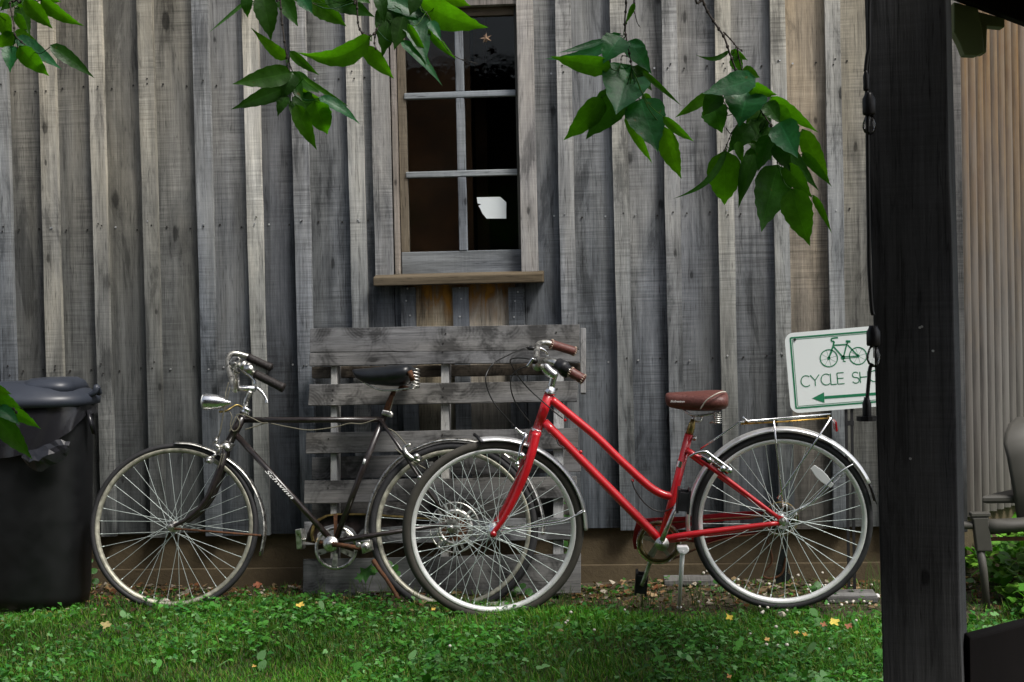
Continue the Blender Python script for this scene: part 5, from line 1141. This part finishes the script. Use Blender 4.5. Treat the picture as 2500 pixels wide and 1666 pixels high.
bA = branch('leafy green branch tip hanging in the upper left corner over pale boards', 40, -40, YL)
twig(bA, [(60, -40), (40, 0), (25, 8), (34, 60), (38, 88), (70, 118)])
for l in [(62, 0, 129, 72, 40, 'b'), (99, -4, 204, 70, 34, 'b'), (46, 12, 74, 88, 36, 'd'), (38, 32, 68, 88, 22, 'b'), (-6, 30, 26, 98, 40, 'b'), (36, 80, -18, 118, 36, 'b'), (38, 88, 153, 172, 32, 'u'), (122, 110, 232, 190, 36, 'd'),
          (46, 112, 121, 190, 42, 'b'), (26, 112, 24, 176, 34, 'u'), (44, 118, 38, 152, 14, 'd'), (48, -12, 0, 26, 34, 'd'), (62, -6, 44, 22, 22, 'b'), (35, 78, 90, 100, 26, 'm'), (20, -5, -5, 20, 20, 'm'), (110, -6, 150, 6, 16, 'b')]: leaf(bA, *l[:6], Y=YL)
bB = branch('bright yellow-green leaf cluster in front of the black bin at the left edge', -20, 985, -2.9)
twig(bB, [(-60, 960), (-20, 985), (30, 998), (42, 1010)], Y=-2.9)
for l in [(-10, 942, 28, 966, 20, 'b'), (-12, 962, 52, 1001, 36, 'b'), (8, 990, 101, 1046, 32, 'b'), (-8, 995, 50, 1036, 32, 'u'), (-14, 1012, 79, 1122, 54, 'm')]: leaf(bB, *l[:6], Y=-2.9)
bC = branch('dark leafy sprig on a thin stem left of the window top', 683, -40, YL)
twig(bC, [(678, -40), (684, 0), (689, 60), (698, 126), (706, 180), (710, 215)]); twig(bC, [(700, 130), (712, 170), (722, 185)], .0014)
for l in [(605, 0, 508, 82, 9, 'd'), (604, -8, 603, 44, 30, 'd'), (640, -14, 663, 100, 60, 'd'), (686, -14, 728, 66, 44, 'd'), (700, 145, 615, 73, 28, 'b'), (707, 125, 780, 187, 24, 'm'), (712, 178, 566, 206, 54, 'd'), (705, 212, 563, 268, 44, 'd'),
          (700, 232, 676, 284, 30, 'd'), (712, 182, 780, 228, 38, 'd'), (738, 188, 857, 265, 13, 'm'), (710, 208, 802, 254, 22, 'b'), (778, 238, 882, 299, 28, 'u'), (728, 225, 772, 306, 56, 'd'), (722, 255, 773, 370, 42, 'm'), (768, 245, 800, 333, 56, 'b'),
          (708, 245, 742, 330, 20, 'd'), (715, 178, 688, 245, 44, 'd'), (705, 175, 740, 250, 40, 'd')]: leaf(bC, *l[:6], Y=YL)
leaf(bC, 703, 160, 617, 176, 11, 'd', Y=YL, bend=-22)
bD = branch('dense leafy branch overhanging the top left of the window', 935, -40, YL)
twig(bD, [(868, -30), (871, 0), (874, 55), (882, 78), (896, 87), (911, 85), (922, 68), (930, 52)]); twig(bD, [(930, -40), (934, 40), (920, 75), (914, 100), (918, 122)], .0018); twig(bD, [(1040, 30), (1062, 68), (1090, 118), (1118, 142), (1150, 152), (1166, 157)], .0012)
for l in [(762, -8, 845, 66, 58, 'm'), (735, -8, 763, 33, 30, 'u'), (790, -14, 918, 42, 54, 'd'), (890, 112, 963, 196, 38, 'b'), (955, 10, 934, 138, 68, 'd'), (985, 40, 962, 124, 46, 'd'), (932, -10, 1054, 52, 54, 'u'),
          (1000, 24, 1043, 152, 56, 'u'), (978, 98, 1082, 204, 26, 'u'), (1018, -4, 1192, 80, 72, 'b'), (1070, -14, 1150, 14, 40, 'b'), (1045, 72, 1114, 148, 22, 'b'), (1050, 52, 1078, 100, 22, 'u'), (995, 58, 1051, 157, 18, 'b'), (975, -22, 1012, 32, 44, 'd'),
          (922, -18, 940, 55, 34, 'd'), (850, -30, 905, 10, 40, 'd'), (965, 20, 945, 90, 50, 'd'), (1020, -16, 1000, 40, 36, 'd'), (700, -25, 760, 10, 30, 'm')]: leaf(bD, *l[:6], Y=YL)
leaf(bD, 905, 90, 726, 134, 56, 'b', Y=YL, bend=-26)
bE = branch('leafy sprig hanging right of the window on two thin stems', 1535, -40, YL)
twig(bE, [(1532, -40), (1529, 10), (1525, 60), (1530, 99), (1537, 135), (1542, 165)]); twig(bE, [(1552, -40), (1548, 10), (1544, 30), (1530, 48), (1526, 90)], .0020); twig(bE, [(1548, 26), (1556, 56), (1564, 68)], .0010); twig(bE, [(1533, 138), (1518, 138), (1516, 156)], .0012)
for l in [(1549, 8, 1527, 60, 14, 'm'), (1476, 98, 1362, 132, 16, 'u'), (1492, 165, 1343, 140, 48, 'b'), (1516, 90, 1472, 152, 60, 'u'), (1534, 100, 1590, 178, 44, 'u'), (1537, 103, 1575, 116, 20, 'u'), (1538, 158, 1503, 282, 94, 'u'), (1546, 162, 1592, 222, 46, 'd'),
          (1566, 172, 1665, 260, 15, 'm'), (1470, 236, 1377, 350, 56, 'b'), (1518, 222, 1431, 341, 84, 'd'), (1562, 242, 1606, 370, 84, 'u'), (1527, 280, 1594, 405, 24, 'b'), (1618, 285, 1697, 351, 22, 'b'), (1620, 308, 1662, 442, 48, 'b'), (1570, 230, 1600, 262, 22, 'm')]: leaf(bE, *l[:6], Y=YL)
leaf(bE, 1516, 82, 1331, 148, 34, 'u', Y=YL, bend=-20)
bF = branch('largest leafy sprig, hanging on a slanting stem left of the post', 1715, -40, YL)
twig(bF, [(1700, -36), (1715, 0), (1727, 28), (1750, 64), (1768, 92), (1784, 138), (1800, 180), (1814, 207), (1832, 230), (1868, 285), (1893, 330), (1898, 400)], .0026); twig(bF, [(1766, 78), (1785, 98), (1799, 115), (1814, 126)], .0016); twig(bF, [(1799, 115), (1806, 150), (1818, 190), (1830, 226)], .0016)
twig(bF, [(1799, 276), (1806, 295), (1788, 322), (1778, 345), (1768, 368)], .0014); twig(bF, [(1772, 312), (1782, 326), (1790, 326)], .001); twig(bF, [(1895, 375), (1898, 392), (1908, 406)], .0014)
for l in [(1784, 124, 1826, 148, 20, 'm'), (1790, 138, 1812, 188, 32, 'm'), (1845, 190, 1714, 232, 58, 'u'), (1810, 172, 1856, 190, 34, 'm'), (1828, 210, 1897, 234, 38, 'b'), (1732, 228, 1648, 289, 28, 'm'), (1760, 226, 1713, 284, 50, 'd'), (1740, 255, 1762, 326, 66, 'd'),
          (1828, 226, 1804, 304, 90, 'u'), (1880, 236, 1998, 325, 36, 'b'), (1888, 262, 1940, 310, 42, 'm'), (1903, 298, 1948, 387, 64, 'u'), (1958, 315, 2026, 452, 42, 'b'), (1905, 345, 1999, 468, 38, 'd'), (1862, 265, 1828, 345, 60, 'd'), (1832, 306, 1776, 374, 52, 'd'),
          (1850, 315, 1882, 392, 74, 'd'), (1768, 368, 1769, 511, 74, 'b'), (1852, 355, 1799, 507, 46, 'd'), (1900, 402, 1857, 568, 90, 'd'), (1915, 402, 1984, 484, 48, 'm'), (1934, 460, 1976, 604, 76, 'm'), (1985, 476, 2032, 568, 18, 'b'), (1958, 372, 2032, 456, 26, 'm'),
          (1835, 290, 1870, 360, 60, 'd'), (1880, 330, 1850, 420, 50, 'd'), (1870, 250, 1905, 300, 44, 'd'), (1895, 350, 1930, 420, 44, 'd'), (1800, 345, 1812, 400, 24, 'm'), (1785, 240, 1800, 275, 26, 'd')]: leaf(bF, *l[:6], Y=YL)
leaf(bF, 1782, 124, 1699, 133, 13, 'd', Y=YL, bend=-16); leaf(bF, 1775, 362, 1642, 486, 18, 'd', Y=YL, bend=-26)
# dry leaf caught in a web before the window
dl = MB(); c = P(1186, 94, -.10); q = []
for k in range(14):
    a = 2 * math.pi * k / 14; r = (.020 if k % 2 else .009) * (1 + .3 * math.sin(k * 2.1)); q.append(c + Vector((r * math.cos(a), .004 * math.sin(3 * a), r * 1.1 * math.sin(a))))
dl.add([c + Vector((0, -.006, 0))] + q, [(0, i + 1, (i + 1) % 14 + 1) for i in range(14)], False); o = dl.build('dry_leaf', M['dryleaf'])
tag(o, 'curled dry tan leaf hanging in front of the top right pane', 'leaf')

# ================================================================ LAWN, LITTER, WEEDS
def mass(name, verts, faces_flat, starts, totals, tones, material):
    me = bpy.data.meshes.new(name); nv = len(verts)
    me.vertices.add(nv); me.vertices.foreach_set('co', verts.astype(np.float32).ravel())
    me.loops.add(len(faces_flat)); me.loops.foreach_set('vertex_index', faces_flat.astype(np.int32))
    me.polygons.add(len(starts)); me.polygons.foreach_set('loop_start', starts.astype(np.int32)); me.polygons.foreach_set('loop_total', totals.astype(np.int32))
    at = me.attributes.new('tone', 'FLOAT_COLOR', 'POINT'); at.data.foreach_set('color', np.c_[tones, np.ones(nv)].astype(np.float32).ravel())
    me.materials.append(material); me.update(calc_edges=True); me.validate()
    ob = bpy.data.objects.new(name, me); COL.objects.link(ob); ob['kind'] = 'stuff'; return ob
def gzv(x, y):
    h = .012 * np.sin(x * 2.3 + 1) * np.sin(y * 3.1) + .008 * np.sin(x * 5.1 + y * 4)
    return h + .15 * np.clip((x - 1.35) / .5, 0, 1) * np.clip((y + .5) / 1.0, 0, 1) - .004
def vnoise(x, y, s, seed):
    g_ = np.random.default_rng(seed).random((64, 64)); u = x * s + 100.3; v = y * s + 100.7; i = np.floor(u).astype(int); j = np.floor(v).astype(int); fu = u - i; fv = v - j
    fu = fu * fu * (3 - 2 * fu); fv = fv * fv * (3 - 2 * fv); a = g_[i % 64, j % 64]; b = g_[(i + 1) % 64, j % 64]; c = g_[i % 64, (j + 1) % 64]; d = g_[(i + 1) % 64, (j + 1) % 64]
    return (a * (1 - fu) + b * fu) * (1 - fv) + (c * (1 - fu) + d * fu) * fv
def density(x, y):
    n = vnoise(x, y, 3.2, 5) * .6 + vnoise(x, y, 9, 6) * .4; edge_ = np.interp(x, [-3, -1.1, -.9, -.1, .12, 1.3, 1.6], [-.32, -.34, -.43, -.46, -.62, -.62, -.5]) + (n - .5) * .36
    return np.clip((edge_ - y) / .16, .0, 1)
def scatter(N, x0, x1, y0, y1, floor=0.0, rng_=NR):
    x = rng_.uniform(x0, x1, N); y = rng_.uniform(y0, y1, N); k = rng_.random(N) < np.maximum(density(x, y), floor); return x[k], y[k]
def blades(x, y, hmin, hmax, w, pal, name, mt):
    n = len(x); a = NR.uniform(0, 2 * np.pi, n); lean = NR.uniform(.25, 1.1, n); h = NR.uniform(hmin, hmax, n) * (.55 + .75 * vnoise(x, y, 4, 9)); z = gzv(x, y); w = NR.uniform(.6, 1.3, n) * w
    dx, dy = np.cos(a), np.sin(a); px, py = -dy * w / 2, dx * w / 2; out = np.zeros((n, 5, 3))
    for i, (t, s) in enumerate(((0, 1), (0, -1), (.55, .8), (.55, -.8), (1, 0))):
        b = lean * h * t ** 1.7; out[:, i, 0] = x + dx * b + px * s; out[:, i, 1] = y + dy * b + py * s; out[:, i, 2] = z + h * t * (1 - .25 * lean * t)
    base = np.arange(n)[:, None] * 5; fl = np.concatenate([base + [[0, 1, 3, 2]], base + [[2, 3, 4]]], 1).ravel()
    tot = np.tile([4, 3], n); st = np.concatenate([[0], np.cumsum(tot)[:-1]])
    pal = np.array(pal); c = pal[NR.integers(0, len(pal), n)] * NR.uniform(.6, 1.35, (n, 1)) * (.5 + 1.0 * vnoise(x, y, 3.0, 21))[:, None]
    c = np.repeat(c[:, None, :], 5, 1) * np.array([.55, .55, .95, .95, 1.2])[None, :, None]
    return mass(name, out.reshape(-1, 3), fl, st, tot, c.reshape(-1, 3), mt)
GP = [(.048, .180, .010), (.070, .220, .012), (.032, .130, .012), (.10, .25, .018), (.045, .165, .018), (.18, .20, .05)]
x1, y1 = scatter(170000, -2.35, 2.5, -1.95, -.06, .11); x2, y2 = scatter(60000, -3.2, 3.4, -3.7, -1.95); x4, y4 = scatter(30000, -6, 6, -6, -3.4); x5, y5 = scatter(12000, 2.5, 6, -3, -.6); x2 = np.r_[x2, x4, x5]; y2 = np.r_[y2, y4, y5]; x3, y3 = scatter(9000, -5, -2.35, -1.95, -.1)
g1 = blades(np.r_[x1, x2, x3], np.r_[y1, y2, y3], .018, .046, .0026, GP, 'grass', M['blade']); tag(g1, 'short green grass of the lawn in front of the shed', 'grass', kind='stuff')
def leaflets(x, y, z, r, k, pal, name, mt, tilt=.35, sides=6, spread=1.0):
    """k round leaflets round each stalk top"""
    n = len(x); a0 = NR.uniform(0, 2 * np.pi, n); vs = np.zeros((n, k, sides, 3)); tx_, ty_ = NR.normal(0, tilt, n), NR.normal(0, tilt, n)
    for j in range(k):
        a = a0 + 2 * np.pi * j / k; cx = np.cos(a) * r * .95 * spread; cy = np.sin(a) * r * .95 * spread
        for s in range(sides):
            t = 2 * np.pi * s / sides; ux = cx + r * (np.cos(a) * np.cos(t) * 1.05 - np.sin(a) * np.sin(t)); uy = cy + r * (np.sin(a) * np.cos(t) * 1.05 + np.cos(a) * np.sin(t))
            vs[:, j, s, 0] = x + ux; vs[:, j, s, 1] = y + uy; vs[:, j, s, 2] = z + ux * tx_ + uy * ty_ + np.abs(np.sin(t)) * r * .25
    m_ = n * k; fl = np.arange(m_ * sides); tot = np.full(m_, sides); st = np.arange(m_) * sides
    pal = np.array(pal); c = pal[NR.integers(0, len(pal), n)] * NR.uniform(.6, 1.4, (n, 1)) * (.6 + .75 * vnoise(x, y, 2.6, 31))[:, None]
    return mass(name, vs.reshape(-1, 3), fl, st, tot, np.repeat(c, k * sides, 0), mt)
CP = [(.046, .180, .024), (.066, .225, .034), (.032, .140, .026), (.13, .28, .10), (.050, .180, .02)]
x, y = scatter(40000, -2.35, 2.5, -1.95, -.08, .09); q = vnoise(x, y, 2.4, 77) + .25 * np.clip((x + .5) / 1.5, -1, 1) > NR.uniform(.2, .9, len(x)); x, y = x[q], y[q]
o = leaflets(x, y, gzv(x, y) + NR.uniform(.006, .042, len(x)), NR.uniform(.0026, .0058, len(x)), 3, CP, 'clover', M['clover']); tag(o, 'clover leaves mixed through the lawn grass', 'clover', kind='stuff')
x, y = scatter(700, -2.35, 2.5, -1.95, -.1, .03); o = leaflets(x, y, gzv(x, y) + NR.uniform(.008, .03, len(x)), NR.uniform(.007, .015, len(x)), 2, CP, 'broadleaf_weeds', M['clover'], .5, 8); tag(o, 'scattered broad-leaved weeds in the lawn', 'weeds', kind='stuff')
# ground cover on the bank to the right
x = NR.uniform(CX + .02, 5.0, 22000); y = NR.uniform(-.9, 3.4, 22000); wall_ = (y - .1) < (x - CX) * math.tan(R(51)) - .08; x, y = x[wall_], y[wall_]
o = leaflets(x, y, gzv(x, y) + NR.uniform(.01, .11, len(x)) + .03 * vnoise(x, y, 5, 3), NR.uniform(.008, .017, len(x)), 3, [(.09, .27, .025), (.12, .31, .03), (.06, .19, .02), (.16, .33, .04)], 'ground_cover', M['clover'], .45, 7); tag(o, 'leafy green ground cover on the bank beyond the post', 'plants', kind='stuff')
# dead leaves and crumbs by the foundation
N = 4200; x = NR.uniform(-2.4, 2.6, N); y = -.02 - np.abs(NR.normal(0, .30, N)); k = y > -1.6; x, y = x[k], y[k]; N = len(x)
r = NR.uniform(.004, .017, N) * (NR.random(N) ** .7 + .3); a = NR.uniform(0, 6.28, N); vs = np.zeros((N, 5, 3))
for s in range(5):
    t = a + 6.283 * s / 5 + NR.uniform(-.3, .3, N); rr_ = r * NR.uniform(.5, 1.2, N); vs[:, s, 0] = x + rr_ * np.cos(t); vs[:, s, 1] = y + rr_ * np.sin(t); vs[:, s, 2] = gzv(x, y) + .003 + NR.uniform(0, 1, N) * r * .9 + NR.uniform(0, .006, N)
pal = np.array([(.16, .085, .035), (.22, .13, .06), (.09, .05, .025), (.28, .20, .11), (.13, .05, .02), (.06, .04, .025), (.34, .30, .24)]); c = pal[NR.integers(0, 7, N)] * NR.uniform(.5, 1.3, (N, 1))
o = mass('leaf_litter', vs.reshape(-1, 3), np.arange(N * 5), np.arange(N) * 5, np.full(N, 5), np.repeat(c, 5, 0), M['litter']); tag(o, 'brown dead leaves and crumbs along the foundation', 'leaf litter', kind='stuff')
# white clover flowers
m = MB()
for i in range(46):
    px_, py_ = (random.uniform(1700, 2150), random.uniform(1395, 1505)) if i < 26 else (random.uniform(1040, 2150), random.uniform(1440, 1600)); p = G(px_, py_, .035); h = random.uniform(.004, .0065); m.ell(p, [Vector((h, 0, 0)), Vector((0, h, 0)), Vector((0, 0, h * .9))], 7, 5)
o = m.build('clover_flowers', M['piping']); tag(o, 'small white clover flower heads around the red rear wheel', 'flowers', kind='stuff')
# planks on the ground
def plank(px0, px1, py, label, d=.07, h=.028, tilt=0, tone=(.20, .19, .18)):
    a_, b_ = G(px0, py), G(px1, py - 2); b = MB(); b.loft([[Vector((p.x, a_.y, p.z)), Vector((p.x, a_.y, p.z + h)), Vector((p.x, a_.y + d, p.z + h + .004)), Vector((p.x, a_.y + d, p.z))] for p in (a_, a_.lerp(b_, .5), b_)], False)
    o = b.build('plank', M['plank'], None, tone, bevel=.003); tag(o, label, 'plank', 'loose planks on the ground'); return o
plank(1622, 1752, 1432, 'weathered grey plank lying behind the red bicycle kickstand', .10, .022); plank(2020, 2142, 1474, 'short grey plank on the ground under the sign, by the rear wheel', .10, .028)
def stone(px_, py_, rx, ry, rz, label, tone=(.55, .52, .47)):
    p = G(px_, py_, .01); m = MB(); rr_ = random.Random(px_); m.ell(p, [Vector((rx, 0, 0)), Vector((0, ry, 0)), Vector((0, 0, rz))], 14, 9); m.v = [tuple(Vector(v) + (Vector(v) - p) * rr_.uniform(-.12, .12)) for v in m.v]
    o = m.build('stone', mat('pale_stone', tone, .8, var=.2, bscale=30, bump=.3)); tag(o, label, 'stone'); return o
stone(1216, 1478, .056, .035, .012, 'flat pale stone inside the red front wheel', (.26, .26, .24)); stone(1908, 1502, .016, .012, .012, 'small pale stone under the red rear wheel', (.50, .45, .36)); stone(402, 1468, .020, .014, .011, 'small tan stone at the foot of the brown front wheel', (.40, .35, .30))
stone(2140, 1458, .014, .012, .012, 'white pebble beside the plank end near the post', (.65, .65, .65)); stone(484, 1484, .009, .007, .012, 'little white pebble in the grass right of the brown front wheel bottom', (.6, .6, .58))
# fallen leaves one can pick out
FL = [(1780, 1508, 26, (.55, .42, .04), 'small yellow fallen leaf right of the red kickstand foot'), (2037, 1520, 34, (.62, .50, .08), 'large yellow fallen leaf in the grass left of the post'), (2012, 1526, 22, (.30, .12, .05), 'brown leaf touching the large yellow one'),
      (2072, 1530, 26, (.24, .09, .04), 'dark rusty leaf between the large yellow leaf and the post'), (1873, 1562, 18, (.62, .38, .12), 'orange fallen leaf below the red rear wheel'), (1945, 1545, 18, (.50, .33, .05), 'yellow-brown leaf left of two in the lawn below the rear wheel'),
      (1965, 1550, 18, (.46, .28, .05), 'yellow-brown leaf right of two in the lawn below the rear wheel'), (733, 1478, 26, (.52, .36, .06), 'yellow leaf on bare soil under the brown chainring'), (630, 1430, 30, (.22, .07, .03), 'reddish dead leaf against the foundation behind the brown front wheel'),
      (258, 1528, 34, (.30, .25, .10), 'faded yellowish leaf in the lawn below the brown front wheel'), (620, 1627, 14, (.55, .33, .08), 'orange leaf at the bottom of the lawn below the left pedal'), (1780, 1652, 18, (.50, .22, .08), 'orange leaf lowest in the lawn below the kickstand'), (1058, 1488, 16, (.55, .38, .06), 'yellow leaf beside the red front tyre')]
for px_, py_, s_, col, lab in FL:
    p = G(px_, py_, .042); r_ = s_ * .36 / pxm(p); rr_ = random.Random(px_); n_ = 13; a0 = rr_.uniform(0, 6); m = MB(); q = []
    for k in range(n_):
        a = a0 + 6.283 * k / n_; rad = r_ * (1.15 if k % 3 else .62) * rr_.uniform(.8, 1.1); q.append(p + Vector((rad * math.cos(a), rad * .8 * math.sin(a), rad * .55 * math.sin(a) + rr_.uniform(0, r_ * .35))))
    m.add([p + Vector((0, 0, -.002))] + q, [(0, i + 1, (i + 1) % n_ + 1) for i in range(n_)], True)
    o = m.build('fallen_leaf', mat('fallen_leaf', col, .7, var=.3, bscale=120)); tag(o, lab, 'leaf', 'fallen leaves on the lawn')
# broad weeds and the maple seedling
def seedling(px_, py_, label, leaves, h, tone=(.05, .16, .03)):
    p = G(px_, py_); t = thing('weed_plant', label, 'plant', tuple(p), 'weeds by the foundation'); rr_ = random.Random(px_ + 5)
    for (lx, ly, s_, spiky) in leaves:
        c = P(lx, ly, p.y + rr_.uniform(-.03, .03)); m = MB(); m.tube(cat_rom([p, (p + c) / 2 + Vector((0, 0, .01)), c]), .0012, 5); m.build('stem', M['stem'], t)
        r_ = s_ / 2 / pxm(c); q = []; n_ = 15; nn = Vector((rr_.uniform(-.3, .3), -.7, .7)).normalized(); a_ = nn.orthogonal().normalized(); b_ = nn.cross(a_)
        for k in range(n_): a = 6.283 * k / n_; rad = r_ * (1.2 if k % 3 == 0 else .62) if spiky else r_ * (1 + .15 * math.cos(a)); q.append(c + a_ * rad * math.cos(a) + b_ * rad * math.sin(a) + nn * rr_.uniform(-.1, .1) * r_)
        m = MB(); m.add([c + nn * r_ * .1] + q, [(0, i + 1, (i + 1) % n_ + 1) for i in range(n_)], True); k = rr_.uniform(.8, 1.3); m.build('leaf', M['leaf'], t, tuple(v * k for v in tone))
seedling(893, 1470, 'maple seedling with pointed leaves by the brown bicycle kickstand', [(893, 1400, 50, 1), (915, 1392, 30, 1), (880, 1410, 30, 1)], .1)
seedling(952, 1470, 'small weed behind the spokes of the brown rear wheel', [(948, 1378, 20, 0), (962, 1388, 22, 0), (940, 1395, 18, 0), (968, 1402, 20, 0)], .1)
seedling(1990, 1468, 'leafy weed standing behind the red rear tyre', [(1992, 1440, 26, 0), (2000, 1452, 24, 1), (1984, 1458, 22, 0), (1996, 1428, 18, 0)], .06)
seedling(1400, 1440, 'green weed growing up between pallet slats behind the red fender', [(1395, 1240, 22, 1), (1384, 1262, 20, 0), (1372, 1228, 18, 1), (1376, 1330, 22, 0), (1390, 1350, 24, 1), (1345, 1290, 20, 0)], .2)
seedling(1270, 1475, 'low weed clump in front of the pallet foot inside the red front wheel', [(1262, 1440, 18, 0), (1275, 1432, 18, 0), (1290, 1446, 20, 0), (1250, 1452, 18, 0), (1302, 1456, 18, 0)], .05)
seedling(1760, 1450, 'thin weed left of the red rear wheel bottom', [(1748, 1420, 16, 0), (1768, 1430, 18, 0), (1758, 1440, 16, 0), (1740, 1436, 14, 1)], .05)
seedling(222, 1440, 'weed tuft between the bin and the brown front wheel', [(220, 1370, 14, 0), (228, 1395, 18, 0), (216, 1410, 16, 0), (232, 1420, 18, 0)], .1)
# taller wisps
def tuft(pts, h, label, n_=14):
    m = MB()
    for i in range(n_):
        px_, py_ = random.choice(pts); p = G(px_ + random.uniform(-14, 14), py_ + random.uniform(-6, 6)); hh_ = h * random.uniform(.6, 1.1); a = random.uniform(0, 6.28); d = Vector((math.cos(a), math.sin(a) * .4, 0)) * hh_ * random.uniform(.15, .5)
        q = cat_rom([p, p + d * .3 + Vector((0, 0, hh_ * .6)), p + d + Vector((0, 0, hh_ * .95))], 4); sdv = Vector((.0015, 0, 0)); m.loft([[v - sdv * (1 - i2 / len(q)), v + sdv * (1 - i2 / len(q))] for i2, v in enumerate(q)], True, False, False)
    o = m.build('grass_tuft', M['stem']); tag(o, label, 'grass', 'taller grass tufts', 'stuff')
tuft([(120, 1462), (150, 1465), (185, 1462), (60, 1468)], .12, 'tall grass wisps at the foot of the black bin', 46)
tuft([(780, 1470), (860, 1470), (940, 1478), (1010, 1490)], .10, 'thin grass wisps under the brown chainring', 26)
tuft([(1120, 1500), (1260, 1500), (1380, 1490)], .09, 'grass wisps around the foot of the red front tyre', 60)
tuft([(1580, 1480), (1700, 1480), (1840, 1490), (1960, 1490)], .08, 'grass wisps around the kickstand and red rear tyre', 60)
tuft([(2110, 1440), (2140, 1450)], .16, 'grass wisps beside the sign stake', 14)
